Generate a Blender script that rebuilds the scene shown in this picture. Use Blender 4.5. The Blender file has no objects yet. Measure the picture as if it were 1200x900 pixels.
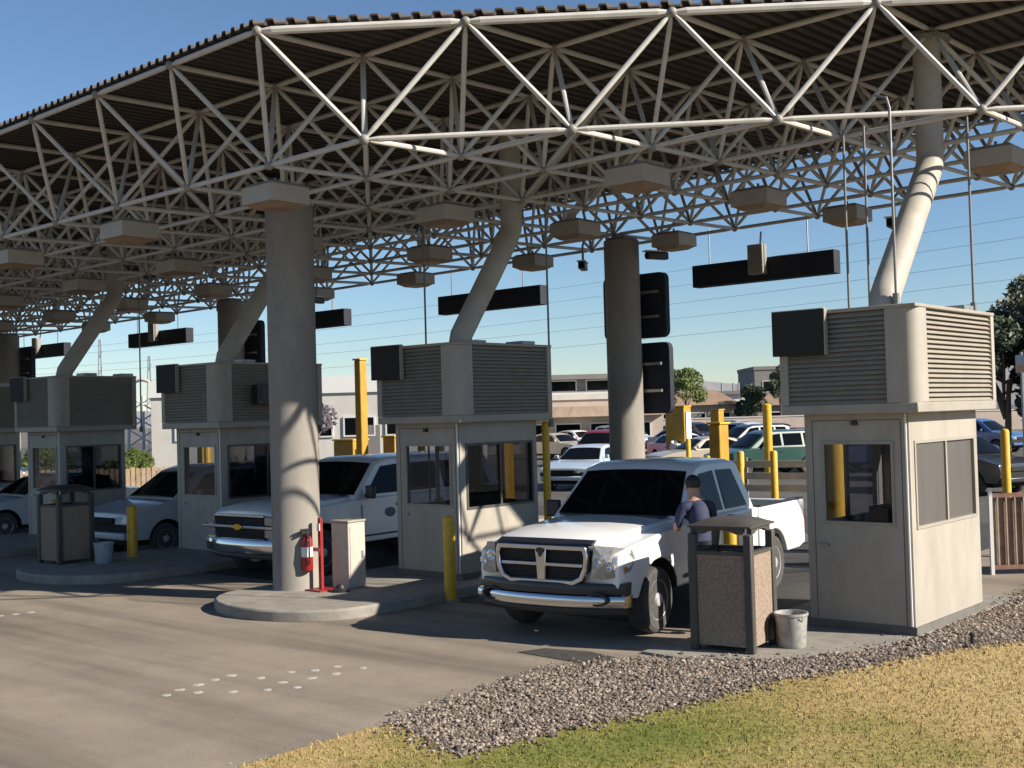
import bpy, bmesh, math, random
from mathutils import Vector, Matrix
random.seed(7)
R = math.radians
S = bpy.context.scene
C = S.collection

# ------------------------------------------------------------------ camera
F_PX = 1379.08
yaw, pitch, roll = R(-40.97), R(1.489), R(-1.578)
fw = Vector((math.sin(yaw)*math.cos(pitch), math.cos(yaw)*math.cos(pitch), math.sin(pitch)))
r0 = Vector((math.cos(yaw), -math.sin(yaw), 0)); u0 = r0.cross(fw)
rt = r0*math.cos(roll)+u0*math.sin(roll); up = -r0*math.sin(roll)+u0*math.cos(roll)
CAM = Vector((10.945, -8.297, 2.556))
cd = bpy.data.cameras.new('camera'); co = bpy.data.objects.new('camera', cd); C.objects.link(co)
m = Matrix.Identity(4)
for i in range(3): m[i][0], m[i][1], m[i][2], m[i][3] = rt[i], up[i], -fw[i], CAM[i]
co.matrix_world = m
cd.sensor_width = 36; cd.lens = F_PX/1200*36; cd.clip_start = .1; cd.clip_end = 4000
S.camera = co

# ------------------------------------------------------------------ sky, sun, exposure
SUN_AZ, SUN_EL = R(18), R(29.3)          # azimuth from +X towards +Y
w = bpy.data.worlds.new('World'); S.world = w; w.use_nodes = True
nt = w.node_tree
sky = nt.nodes.new('ShaderNodeTexSky'); sky.sky_type = 'NISHITA'; sky.sun_disc = False
sky.sun_elevation = SUN_EL; sky.sun_rotation = R(90)-SUN_AZ
sky.air_density = 1.0; sky.dust_density = 0.0; sky.ozone_density = 4.8
bg = nt.nodes['Background']; bg.inputs['Strength'].default_value = 0.064
nt.links.new(sky.outputs[0], bg.inputs[0])
sl = bpy.data.lights.new('sun', 'SUN'); sl.energy = 5.0; sl.angle = R(.5); sl.color = (1, .915, .79)
so = bpy.data.objects.new('sun', sl); C.objects.link(so)
sd = Vector((math.cos(SUN_AZ)*math.cos(SUN_EL), math.sin(SUN_AZ)*math.cos(SUN_EL), math.sin(SUN_EL)))
so.rotation_euler = sd.to_track_quat('Z', 'Y').to_euler(); so.location = (30, 0, 30)
S.view_settings.view_transform = 'Standard'; S.view_settings.look = 'None'
S.view_settings.exposure = 0.95; S.view_settings.gamma = 1; S.view_settings.use_curve_mapping = False

# ------------------------------------------------------------------ materials
MATS = {}
def M(name, col, rough=.6, metal=0., var=.15, vs=6., bump=0., bs=60., spec=.5, stretch=None, emit=0, coat=0):
    if name in MATS: return MATS[name]
    mt = bpy.data.materials.new(name); mt.use_nodes = True; t = mt.node_tree; N = t.nodes; L = t.links
    b = N['Principled BSDF']; b.inputs['Roughness'].default_value = rough; b.inputs['Metallic'].default_value = metal
    b.inputs['Specular IOR Level'].default_value = spec
    if coat: b.inputs['Coat Weight'].default_value = coat; b.inputs['Coat Roughness'].default_value = .05
    g = N.new('ShaderNodeNewGeometry'); src = g.outputs['Position']
    if stretch:
        mp = N.new('ShaderNodeMapping'); mp.inputs['Scale'].default_value = stretch; L.new(src, mp.inputs[0]); src = mp.outputs[0]
    if var > 0:
        n = N.new('ShaderNodeTexNoise'); n.inputs['Scale'].default_value = vs; n.inputs['Detail'].default_value = 6; n.inputs['Roughness'].default_value = .65
        L.new(src, n.inputs['Vector'])
        r = N.new('ShaderNodeValToRGB'); r.color_ramp.elements[0].position = .3; r.color_ramp.elements[1].position = .72
        r.color_ramp.elements[0].color = tuple(max(0, c*(1-var)) for c in col)+(1,)
        r.color_ramp.elements[1].color = tuple(min(1, c*(1+var)) for c in col)+(1,)
        L.new(n.outputs[0], r.inputs[0]); L.new(r.outputs[0], b.inputs['Base Color'])
    else: b.inputs['Base Color'].default_value = tuple(col)+(1,)
    if bump:
        n2 = N.new('ShaderNodeTexNoise'); n2.inputs['Scale'].default_value = bs; n2.inputs['Detail'].default_value = 4
        L.new(g.outputs['Position'], n2.inputs['Vector'])
        bp = N.new('ShaderNodeBump'); bp.inputs['Strength'].default_value = bump; bp.inputs['Distance'].default_value = .01
        L.new(n2.outputs[0], bp.inputs['Height']); L.new(bp.outputs[0], b.inputs['Normal'])
    if emit:
        b.inputs['Emission Color'].default_value = tuple(col)+(1,); b.inputs['Emission Strength'].default_value = emit
    MATS[name] = mt; return mt

def glass_mat(name, tint, gl=.12):
    mt = bpy.data.materials.new(name); mt.use_nodes = True; t = mt.node_tree; N = t.nodes; L = t.links
    N.remove(N['Principled BSDF']); o = N['Material Output']
    tr = N.new('ShaderNodeBsdfTransparent'); tr.inputs[0].default_value = tuple(tint)+(1,)
    gs = N.new('ShaderNodeBsdfGlossy'); gs.inputs['Roughness'].default_value = .03
    lw = N.new('ShaderNodeLayerWeight'); lw.inputs['Blend'].default_value = .5
    fr = N.new('ShaderNodeMath'); fr.operation = 'POWER'; fr.inputs[1].default_value = 4; L.new(lw.outputs['Facing'], fr.inputs[0])
    ad = N.new('ShaderNodeMath'); ad.operation = 'MULTIPLY_ADD'; ad.inputs[1].default_value = .6; ad.inputs[2].default_value = .025
    L.new(fr.outputs[0], ad.inputs[0])
    mx = N.new('ShaderNodeMixShader'); L.new(ad.outputs[0], mx.inputs[0]); L.new(tr.outputs[0], mx.inputs[1]); L.new(gs.outputs[0], mx.inputs[2])
    L.new(mx.outputs[0], o.inputs[0]); MATS[name] = mt; return mt

wall_m = M('booth_paint', (0.3225, 0.2925, 0.2475), .62, var=.15, vs=2.6, bump=.15, bs=90, stretch=(1, 1, .35))
trim_m = M('booth_trim', (0.2886, 0.2627, 0.2198), .55, var=.12, vs=3)
slat_m = M('louver_paint', (0.2964, 0.2652, 0.2184), .5, var=.10, vs=5)
conc_m = M('column_concrete', (0.2204, 0.1991, 0.1733), .8, var=.16, vs=2.5, bump=.3, bs=45, stretch=(1, 1, .5))
kerb_m = M('kerb_concrete', (0.2294, 0.2094, 0.1798), .85, var=.25, vs=3.5, bump=.4, bs=50)
steel_m = M('frame_paint', (.475, .452, .412), .5, var=.13, vs=4)
node_m = M('node_steel', (0.216, 0.2, 0.176), .55, var=.2, vs=9)
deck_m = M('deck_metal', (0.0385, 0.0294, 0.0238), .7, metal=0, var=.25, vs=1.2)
black_m = M('black_plastic', (.014, .014, .016), .45, var=.2)
navy_m = M('sign_back', (.012, .015, .026), .8, var=.2, vs=3)
screen_m = M('dark_display', (.010, .008, .008), .75, var=.2, vs=9)
yellow_m = M('yellow_paint', (0.592, 0.336, 0.016), .5, var=.18, vs=9, bump=.1)
yellowd_m = M('yellow_panel', (0.4, 0.216, 0.016), .55, var=.2, vs=4)
chrome_m = M('chrome', (.62, .62, .64), .12, metal=1, var=.05)
alu_m = M('aluminium', (.58, .58, .58), .3, metal=.45, var=.15, vs=10)
tyre_m = M('tyre_rubber', (.055, .052, .05), .85, var=.3, vs=14, bump=.3, bs=80)
well_m = M('wheel_well', (.012, .012, .012), .9, var=.2)
lens_m = M('headlamp_lens', (.30, .29, .28), .22, metal=.35, var=.25, vs=22)
red_m = M('red_paint', (0.238, 0.0153, 0.0136), .45, var=.15, vs=9)
white_m = M('white_plastic', (0.612, 0.6035, 0.5865), .5, var=.06)
lightbox_m = M('light_housing', (0.3478, 0.3108, 0.2664), .6, var=.10, vs=5)
diff_m = M('light_lens', (0.2475, 0.1725, 0.1125), .5, var=.15, vs=6)
orange_lamp = M('amber_lens', (.55, .18, .02), .25, var=.1)
glass_car = M('car_glass', (.004, .005, .006), .05, var=0, spec=.12)
booth_glass = glass_mat('booth_glass', (.74, .75, .78))
dark_glass = glass_mat('dark_booth_glass', (.40, .41, .44))
film_m = M('window_film', (.095, .087, .078), .4, var=.10, vs=2, spec=.5, stretch=(1, 3, .3))
gal_m = M('galvanised', (0.306, 0.306, 0.306), .45, metal=.6, var=.2, vs=12)
bark_m = M('bark', (.12, .085, .06), .9, var=.3, vs=12, bump=.5)
skin_m = M('skin', (.42, .235, .16), .55, var=.08, vs=20)
shirt_m = M('navy_shirt', (.020, .026, .065), .8, var=.2, vs=25)
trouser_m = M('navy_trousers', (.012, .013, .022), .85, var=.2, vs=25)
hair_m = M('dark_hair', (.012, .009, .007), .6, var=.2)
int_m = M('booth_interior', (.04, .04, .042), .8, var=.2)

def paint(name, col): return M('paint_'+name, col, .28, var=.03, vs=3, coat=.6)
p_white = paint('white', (.76, .76, .75)); p_silver = paint('silver', (.46, .47, .49)); p_blue = paint('blue', (.05, .11, .25))
p_green = paint('green', (.02, .06, .05)); p_red = paint('red', (.17, .02, .025)); p_dark = paint('dark', (.02, .022, .03)); p_tan = paint('tan', (.40, .34, .26))
p_light = paint('pale_blue', (.42, .50, .58))

# ------------------------------------------------------------------ mesh helpers
class MB:
    def __init__(s): s.v = []; s.f = []; s.m = []
    def add(s, vs, fs, mi=0):
        o = len(s.v); s.v += [tuple(v) for v in vs]
        for f in fs: s.f.append([o+i for i in f]); s.m.append(mi)
        return s
    def box(s, x0, x1, y0, y1, z0, z1, mi=0, T=None):
        vs = [Vector((x, y, z)) for z in (z0, z1) for y in (y0, y1) for x in (x0, x1)]
        if T: vs = [T @ v for v in vs]
        return s.add(vs, [(0, 2, 3, 1), (4, 5, 7, 6), (0, 1, 5, 4), (2, 6, 7, 3), (0, 4, 6, 2), (1, 3, 7, 5)], mi)
    def cyl(s, a, b, r, r2=None, n=10, mi=0, caps=True):
        a = Vector(a); b = Vector(b); r2 = r if r2 is None else r2
        d = (b-a).normalized(); q = d.to_track_quat('Z', 'Y'); ex = q @ Vector((1, 0, 0)); ey = q @ Vector((0, 1, 0))
        vs = [a+(ex*math.cos(2*math.pi*i/n)+ey*math.sin(2*math.pi*i/n))*r for i in range(n)]
        vs += [b+(ex*math.cos(2*math.pi*i/n)+ey*math.sin(2*math.pi*i/n))*r2 for i in range(n)]
        fs = [(i, (i+1) % n, n+(i+1) % n, n+i) for i in range(n)]
        if caps: fs += [tuple(range(n-1, -1, -1)), tuple(range(n, 2*n))]
        return s.add(vs, fs, mi)
    def tube(s, path, r, n=10, mi=0):
        path = [Vector(p) for p in path]; rs = r if isinstance(r, (list, tuple)) else [r]*len(path); vs = []
        prev = None
        for k, p in enumerate(path):
            d = ((path[min(k+1, len(path)-1)]-p).normalized()+(p-path[max(k-1, 0)]).normalized()).normalized()
            if prev is None: ex = d.orthogonal().normalized()
            else: ex = (prev-d*prev.dot(d)).normalized()
            prev = ex; ey = d.cross(ex)
            vs += [p+(ex*math.cos(2*math.pi*i/n)+ey*math.sin(2*math.pi*i/n))*rs[k] for i in range(n)]
        fs = [(k*n+i, k*n+(i+1) % n, (k+1)*n+(i+1) % n, (k+1)*n+i) for k in range(len(path)-1) for i in range(n)]
        fs += [tuple(range(n-1, -1, -1)), tuple(range((len(path)-1)*n, len(path)*n))]
        return s.add(vs, fs, mi)
    def lathe(s, prof, n=16, T=None, mi=0, close=False):      # prof (r, z), axis Z
        T = T or Matrix.Identity(4); vs = []
        for r, z in prof: vs += [T @ Vector((r*math.cos(2*math.pi*i/n), r*math.sin(2*math.pi*i/n), z)) for i in range(n)]
        fs = [(k*n+i, k*n+(i+1) % n, (k+1)*n+(i+1) % n, (k+1)*n+i) for k in range(len(prof)-1) for i in range(n)]
        if prof[0][0] > .001: fs.append(tuple(range(n-1, -1, -1)))
        if prof[-1][0] > .001: fs.append(tuple(range((len(prof)-1)*n, len(prof)*n)))
        return s.add(vs, fs, mi)
    def prism(s, poly, T, h, mi=0):                              # poly (a, b) in the local XY plane of T, extruded by h along local Z
        n = len(poly); vs = [T @ Vector((a, b, 0)) for a, b in poly]+[T @ Vector((a, b, h)) for a, b in poly]
        fs = [tuple(range(n-1, -1, -1)), tuple(range(n, 2*n))]+[(i, (i+1) % n, n+(i+1) % n, n+i) for i in range(n)]
        return s.add(vs, fs, mi)
    def ball(s, c, r, nu=8, nv=6, sc=(1, 1, 1), mi=0):
        c = Vector(c); vs = [c+Vector((0, 0, -r*sc[2]))]
        for j in range(1, nv):
            t = -math.pi/2+math.pi*j/nv
            vs += [c+Vector((r*sc[0]*math.cos(t)*math.cos(2*math.pi*i/nu), r*sc[1]*math.cos(t)*math.sin(2*math.pi*i/nu), r*sc[2]*math.sin(t))) for i in range(nu)]
        vs.append(c+Vector((0, 0, r*sc[2]))); fs = []
        for i in range(nu): fs.append((0, 1+(i+1) % nu, 1+i))
        for j in range(nv-2):
            for i in range(nu): fs.append((1+j*nu+i, 1+j*nu+(i+1) % nu, 1+(j+1)*nu+(i+1) % nu, 1+(j+1)*nu+i))
        e = 1+(nv-1)*nu
        for i in range(nu): fs.append((e, e-nu+i, e-nu+(i+1) % nu))
        return s.add(vs, fs, mi)
    def mesh(s, name, mats, smooth=35):
        me = bpy.data.meshes.new(name); me.from_pydata(s.v, [], s.f)
        for mt in (mats if isinstance(mats, (list, tuple)) else [mats]): me.materials.append(mt)
        if max(s.m, default=0) > 0: me.polygons.foreach_set('material_index', s.m)
        me.validate()
        if smooth:
            me.polygons.foreach_set('use_smooth', [True]*len(me.polygons)); me.set_sharp_from_angle(angle=R(smooth))
        me.update(); return me
    def build(s, name, mats, parent=None, loc=(0, 0, 0), rot=(0, 0, 0), bevel=0, seg=2, smooth=35):
        return link(name, s.mesh(name, mats, smooth), parent, loc, rot, bevel, seg)

def link(name, me, parent=None, loc=(0, 0, 0), rot=(0, 0, 0), bevel=0, seg=2):
    o = bpy.data.objects.new(name, me); C.objects.link(o); o.location = loc; o.rotation_euler = rot
    if parent: o.parent = parent
    if bevel:
        b = o.modifiers.new('bevel', 'BEVEL'); b.width = bevel; b.segments = seg; b.limit_method = 'ANGLE'; b.angle_limit = R(38); b.harden_normals = False
    return o
def tag(o, label=None, cat=None, group=None, kind=None):
    if label: o['label'] = label
    if cat: o['category'] = cat
    if group: o['group'] = group
    if kind: o['kind'] = kind
    return o
def thing(name, label, cat, loc=(0, 0, 0), rz=0, group=None):
    o = bpy.data.objects.new(name, None); C.objects.link(o); o.location = loc; o.rotation_euler = (0, 0, rz); o.empty_display_size = .2
    return tag(o, label, cat, group)
def dup(o, parent=None, loc=None, rz=None, label=None, remat=None):
    c = o.copy(); C.objects.link(c); c.parent = parent
    if loc is not None: c.location = loc
    if rz is not None: c.rotation_euler = (0, 0, rz)
    if label: c['label'] = label
    if remat and c.type == 'MESH':
        for sl_ in c.material_slots:
            if sl_.material in remat: mm = remat[sl_.material]; sl_.link = 'OBJECT'; sl_.material = mm
    for ch in list(o.children): dup(ch, c, remat=remat)
    return c
def Tm(loc=(0, 0, 0), ax=None, ang=0): 
    t = Matrix.Translation(loc)
    return t @ Matrix.Rotation(ang, 4, ax) if ax else t
YZ = Matrix(((0, 0, 1, 0), (1, 0, 0, 0), (0, 1, 0, 0), (0, 0, 0, 1)))     # local (a,b,h) -> world (h, a, b): polygon in the Y-Z plane, extruded along X
XZ = Matrix(((1, 0, 0, 0), (0, 0, -1, 0), (0, 1, 0, 0), (0, 0, 0, 1)))    # polygon in the X-Z plane, extruded along -Y
ORD = ['first', 'second', 'third', 'fourth', 'fifth', 'sixth', 'seventh', 'eighth', 'ninth', 'tenth', 'eleventh', 'twelfth']

# ------------------------------------------------------------------ ground
def node_mat(name, build):
    mt = bpy.data.materials.new(name); mt.use_nodes = True; t = mt.node_tree
    build(t.nodes, t.links, t.nodes['Principled BSDF']); MATS[name] = mt; return mt
def nz(N, L, src, sc, det=5, rough=.6):
    n = N.new('ShaderNodeTexNoise'); n.inputs['Scale'].default_value = sc; n.inputs['Detail'].default_value = det; n.inputs['Roughness'].default_value = rough
    L.new(src, n.inputs['Vector']); return n.outputs[0]
def ramp(N, L, src, stops):
    r = N.new('ShaderNodeValToRGB'); e = r.color_ramp.elements
    while len(e) < len(stops): e.new(.5)
    for k, (p, c) in enumerate(stops): e[k].position = p; e[k].color = tuple(c)+(1,)
    L.new(src, r.inputs[0]); return r.outputs[0]
def mix(N, L, fac, a, b, mode='MIX'):
    x = N.new('ShaderNodeMix'); x.data_type = 'RGBA'; x.blend_type = mode
    for s_, v in ((x.inputs[0], fac), (x.inputs[6], a), (x.inputs[7], b)):
        if isinstance(v, (int, float)): s_.default_value = v
        elif isinstance(v, tuple): s_.default_value = v+(1,)
        else: L.new(v, s_)
    return x.outputs[2]
def road_nodes(N, L, b, base=(.240, .200, .156)):
    g = N.new('ShaderNodeNewGeometry').outputs['Position']
    big = nz(N, L, g, .35, 4); mid = nz(N, L, g, 2.2, 6); fine = nz(N, L, g, 60, 3)
    mp = N.new('ShaderNodeMapping'); mp.inputs['Rotation'].default_value = (0, 0, R(-47)); mp.inputs['Scale'].default_value = (.10, 1.25, 1); L.new(g, mp.inputs[0])
    trk = nz(N, L, mp.outputs[0], 1.0, 4, .55)
    c = ramp(N, L, big, [(.3, tuple(x*.86 for x in base)), (.7, tuple(x*1.10 for x in base))])
    c = mix(N, L, .8, c, ramp(N, L, mid, [(.3, (.86, .86, .86)), (.7, (1.08, 1.07, 1.05))]), 'MULTIPLY')
    c = mix(N, L, .9, c, ramp(N, L, trk, [(.36, (.60, .60, .61)), (.52, (1, 1, 1)), (.7, (1.12, 1.11, 1.09))]), 'MULTIPLY')
    c = mix(N, L, .5, c, ramp(N, L, fine, [(.3, (.72, .72, .72)), (.7, (1.2, 1.2, 1.2))]), 'MULTIPLY')
    # oil drips down the middle of the lanes
    v = nz(N, L, g, 5.5, 3); c = mix(N, L, ramp(N, L, v, [(.66, (0, 0, 0)), (.78, (.5, .5, .5))]), c, (.05, .046, .042))
    L.new(c, b.inputs['Base Color']); b.inputs['Roughness'].default_value = .8
    bp = N.new('ShaderNodeBump'); bp.inputs['Strength'].default_value = .35; bp.inputs['Distance'].default_value = .008
    L.new(fine, bp.inputs['Height']); L.new(bp.outputs[0], b.inputs['Normal'])
road_m = node_mat('road_concrete', road_nodes)
def ground_nodes(N, L, b):
    g = N.new('ShaderNodeNewGeometry').outputs['Position']
    c = ramp(N, L, nz(N, L, g, .06, 6), [(.3, (.08, .073, .064)), (.7, (.15, .13, .108))])
    c = mix(N, L, .6, c, ramp(N, L, nz(N, L, g, 3, 6), [(.3, (.8, .8, .8)), (.7, (1.15, 1.15, 1.15))]), 'MULTIPLY')
    L.new(c, b.inputs['Base Color']); b.inputs['Roughness'].default_value = .9
ground_m = node_mat('ground_asphalt', ground_nodes)
def lawn_nodes(N, L, b):
    g = N.new('ShaderNodeNewGeometry').outputs['Position']
    patch = nz(N, L, g, .42, 3, .5); fine = nz(N, L, g, 9, 5, .7); hi = nz(N, L, g, 70, 2)
    a = N.new('ShaderNodeMath'); a.operation = 'MULTIPLY_ADD'; a.inputs[1].default_value = .35; L.new(fine, a.inputs[0])
    # worn straw-coloured patch towards the drive, greener at the near end
    sx = N.new('ShaderNodeSeparateXYZ'); L.new(g, sx.inputs[0])
    ds = N.new('ShaderNodeVectorMath'); ds.operation = 'DISTANCE'; ds.inputs[1].default_value = (6.1, -1.6, 0); L.new(g, ds.inputs[0])
    m1 = N.new('ShaderNodeMath'); m1.operation = 'MULTIPLY_ADD'; m1.inputs[1].default_value = .085; m1.inputs[2].default_value = -.115; m1.use_clamp = False; L.new(ds.outputs['Value'], m1.inputs[0])
    m2 = N.new('ShaderNodeMath'); m2.operation = 'MULTIPLY_ADD'; m2.inputs[1].default_value = .75; L.new(patch, m2.inputs[0]); L.new(m1.outputs[0], m2.inputs[2])
    L.new(m2.outputs[0], a.inputs[2])
    c = ramp(N, L, a.outputs[0], [(.40, (.115, .142, .030)), (.53, (.20, .185, .05)), (.68, (.36, .262, .112)), (.85, (.41, .305, .14))])
    c = mix(N, L, .8, c, ramp(N, L, hi, [(.3, (.78, .78, .78)), (.7, (1.18, 1.18, 1.18))]), 'MULTIPLY')
    L.new(c, b.inputs['Base Color']); b.inputs['Roughness'].default_value = .85; b.inputs['Specular IOR Level'].default_value = .2
lawn_m = node_mat('lawn_turf', lawn_nodes)
gravbase_m = M('gravel_bed_dirt', (0.15, 0.1162, 0.09), .95, var=.4, vs=22, bump=.6, bs=40)
def gravel_nodes(N, L, b):
    g = N.new('ShaderNodeNewGeometry')
    c = ramp(N, L, g.outputs['Random Per Island'], [(0, (.06, .043, .033)), (.3, (.14, .108, .084)), (.6, (.21, .166, .132)), (.85, (.28, .226, .183)), (1, (.40, .34, .285))])
    c = mix(N, L, .5, c, ramp(N, L, nz(N, L, g.outputs['Position'], 50, 3), [(.3, (.7, .7, .7)), (.7, (1.2, 1.2, 1.2))]), 'MULTIPLY')
    L.new(c, b.inputs['Base Color']); b.inputs['Roughness'].default_value = .85
gravel_m = node_mat('gravel_stone', gravel_nodes)

def sheet(name, poly, z, mat, thick=0):
    mb = MB(); n = len(poly)
    if thick: mb.prism(poly, Tm((0, 0, z-thick)), thick)
    else: mb.add([(x, y, z) for x, y in poly], [tuple(range(n))])
    return tag(mb.build(name, mat, smooth=0), kind='structure')
sheet('ground', [(-1500, -1500), (1500, -1500), (1500, 1500), (-1500, 1500)], 0, ground_m)
sheet('road', [(-60, -14), (12, -14), (12, 17), (-60, 17)], .004, road_m)
sheet('lane_shade_paving', [(-60, 3.4), (3.7, 3.4), (3.7, 17), (-60, 17)], .008, M('lane_shade_asphalt', (0.044, 0.0408, 0.0376), .85, var=.35, vs=1.1, bump=.3, bs=70))  # canopy shade deepened in this sheet's dark colour, besides oil-stained asphalt
GU = [(3.66, -4.2), (3.62, -2.6), (3.62, -1.9), (3.66, -1.53), (3.56, -.74), (3.48, .18), (3.52, .96), (3.74, 1.5), (4.3, 1.86), (5.1, 2.35), (5.62, 3.2), (5.82, 4.2), (5.84, 6.5), (5.7, 8.5), (5.5, 11)]
GL = [(4.1, -2.5), (4.55, -2.35), (4.81, -1.93), (4.95, -.92), (5.33, .28), (5.50, 1.53), (5.87, 2.46), (6.24, 3.66), (6.76, 4.69), (7.6, 6.5), (8.6, 8.5), (9.6, 11)]
GL = GL[2:]
sheet('gravel_bed', GU[4-1:]+GL[::-1], .022, gravbase_m)
# gravel_bed owns GU[3:]; lawn owns the rest up to GL
sheet('lawn', [(3.7, -14)]+GU[:4]+GL+[(11.9, 11), (11.9, -14)], .016, lawn_m)
sheet('parking_lot', [(-140, 17.2), (60, 17.2), (60, 90), (-140, 90)], .004, M('parking_asphalt', (0.0713, 0.066, 0.06), .9, var=.3, vs=.5, bump=.2))
sheet('booth_pad', [(3.75, 1.95), (4.3, 1.9), (5.1, 2.38), (5.6, 3.2), (5.8, 4.2), (5.8, 7.5), (4.0, 7.5), (3.78, 4.5)], .03, kerb_m, .03)

tag(MB().add([(2.60, 1.28, .0105), (3.55, 1.22, .0105), (3.70, 1.62, .0105), (3.25, 1.72, .0105), (2.72, 1.60, .0105)], [(0, 1, 2, 3, 4)]).build('dark_patch', M('patch_dark', (.05, .046, .042), .75, var=.3, vs=8, bump=.4, bs=60), smooth=0), kind='structure')  # flat dark patch on the drive, left of the near waste bin
def inside(p, poly):
    x, y = p; c = False; n = len(poly)
    for i in range(n):
        x1, y1 = poly[i]; x2, y2 = poly[(i+1) % n]
        if (y1 > y) != (y2 > y) and x < (x2-x1)*(y-y1)/(y2-y1)+x1: c = not c
    return c
# loose stones
gpoly = GU[3:]+GL[::-1]
mb = MB(); rg = random.Random(3)
ico = bmesh.new(); bmesh.ops.create_icosphere(ico, subdivisions=1, radius=1); IV = [v.co.copy() for v in ico.verts]; IF = [tuple(v.index for v in f.verts) for f in ico.faces]; ico.free()
cnt = 0
while cnt < 25000:
    x, y = rg.uniform(3.3, 9.8), rg.uniform(-2.6, 11)
    d = math.hypot(x-CAM.x, y-CAM.y)
    if y > 5 and rg.random() < .35: continue
    if not inside((x, y), gpoly):
        if not (inside((x+rg.gauss(0, .13), y+rg.gauss(0, .13)), gpoly)): continue
    s = rg.uniform(.008, .019)*(1.7 if rg.random() < .07 else 1); sc = Vector((rg.uniform(.7, 1.3), rg.uniform(.7, 1.3), rg.uniform(.5, .85)))*s
    q = Matrix.Rotation(rg.uniform(0, 6.28), 3, 'Z') @ Matrix.Rotation(rg.uniform(-.5, .5), 3, 'X')
    mb.add([q @ Vector((v.x*sc.x*rg.uniform(.85, 1.1), v.y*sc.y, v.z*sc.z))+Vector((x, y, .022+s*.35)) for v in IV], IF); cnt += 1
tag(mb.build('gravel', gravel_m, smooth=0), 'brown and grey loose river gravel between drive and lawn', 'gravel', kind='stuff')
# grass blades
mb = MB(); rg = random.Random(5); lp = [(3.7, -6)]+GU[:4]+GL[:-1]+[(11, 8.5), (11, -6)]
bv = []; bf = []
for _ in range(150000):
    x, y = rg.uniform(3.5, 11), rg.uniform(-5.5, 7.5)
    t_ = (x-CAM.x)*fw.x+(y-CAM.y)*fw.y
    if t_ < 7.2: continue
    if not inside((x, y), lp):
        if rg.random() > .12 or not inside((x+rg.gauss(0, .12), y+rg.gauss(0, .12)), lp): continue
    h = rg.uniform(.02, .045)*(1.7 if rg.random() < .04 else 1); a = rg.uniform(0, 6.283); wd = rg.uniform(.003, .006); ln = rg.uniform(.1, .9)*h; b_ = rg.uniform(0, 6.283)
    dx, dy = math.cos(a)*wd, math.sin(a)*wd; ex, ey = math.cos(b_)*ln, math.sin(b_)*ln; k = len(bv)
    bv += [(x-dx, y-dy, .014), (x+dx, y+dy, .014), (x+ex*.4+dx*.7, y+ey*.4+dy*.7, h*.7), (x+ex*.4-dx*.7, y+ey*.4-dy*.7, h*.7), (x+ex, y+ey, h)]
    bf += [(k, k+1, k+2, k+3), (k+3, k+2, k+4)]
mb.v = bv; mb.f = bf; mb.m = [0]*len(bf)
tag(mb.build('grass', lawn_m, smooth=0), 'short patchy green and straw coloured grass of the lawn', 'grass', kind='stuff')

# kerbed islands (one per booth)
def island(x0, x1, y0, y1, nm):
    w = (x1-x0)/2; cx = (x0+x1)/2; pts = []
    for k in range(13):
        a = math.pi+math.pi*k/12; pts.append((cx+w*math.cos(a), y0+w*.75+w*.75*math.sin(a)))
    pts += [(x1, y1), (x0, y1)]
    mb = MB(); mb.prism(pts, Tm((0, 0, -.02)), .17)
    return tag(mb.build(nm, kerb_m, bevel=.03, smooth=30), kind='structure')
island(-3.25, -.5, .92, 13.2, 'traffic_island')
island(-9.5, -6.35, 1.15, 13.2, 'traffic_island.001')
island(-15.4, -12.1, 1.15, 13.2, 'traffic_island.002')
island(-21.3, -18.0, 1.15, 13.2, 'traffic_island.003')
# worn pavement markers
mk_m = M('worn_marker', (0.352, 0.328, 0.288), .8, var=.4, vs=30)
MK = [(1.11, -2.06), (1.02, -1.86), (1.27, -1.82), (1.53, -1.61), (1.74, -1.37), (1.9, -1.14), (.99, -1.63), (.94, -1.4), (.91, -1.19), (1.26, -1.09), (1.6, -1.09), (1.7, -.8), (1.3, -.74), (1.75, -.53), (1.77, -.19), (1.45, -.55), (1.5, -.3), (-4.97, -.75), (-4.92, -.56), (-4.87, -.37)]
mk = MB(); mk.lathe([(.058, 0), (.054, .004), (.03, .007), (0, .007)], 9); mkm = mk.mesh('pavement_marker', mk_m)
for k, (x, y) in enumerate(MK):
    o = link('pavement_marker', mkm, None, (x, y, .003), (0, 0, k)); o.scale = (random.uniform(.75, 1.15), random.uniform(.75, 1.15), 1)
    far = k >= 17; pool = MK[17:] if far else MK[:17]
    sx_ = lambda q: (Vector((q[0], q[1], 0))-CAM).dot(rt)/(Vector((q[0], q[1], 0))-CAM).dot(fw)
    rk = sorted(pool, key=sx_).index((x, y))
    nth = (ORD+['thirteenth', 'fourteenth', 'fifteenth', 'sixteenth', 'seventeenth'])[rk]
    tag(o, 'worn white road dot at the left edge of the picture, %s from the left' % nth if far else 'worn white road dot on the near drive, %s from the left' % nth, 'road marker', 'road dots by the left edge' if far else 'road dots on the near drive')

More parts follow.
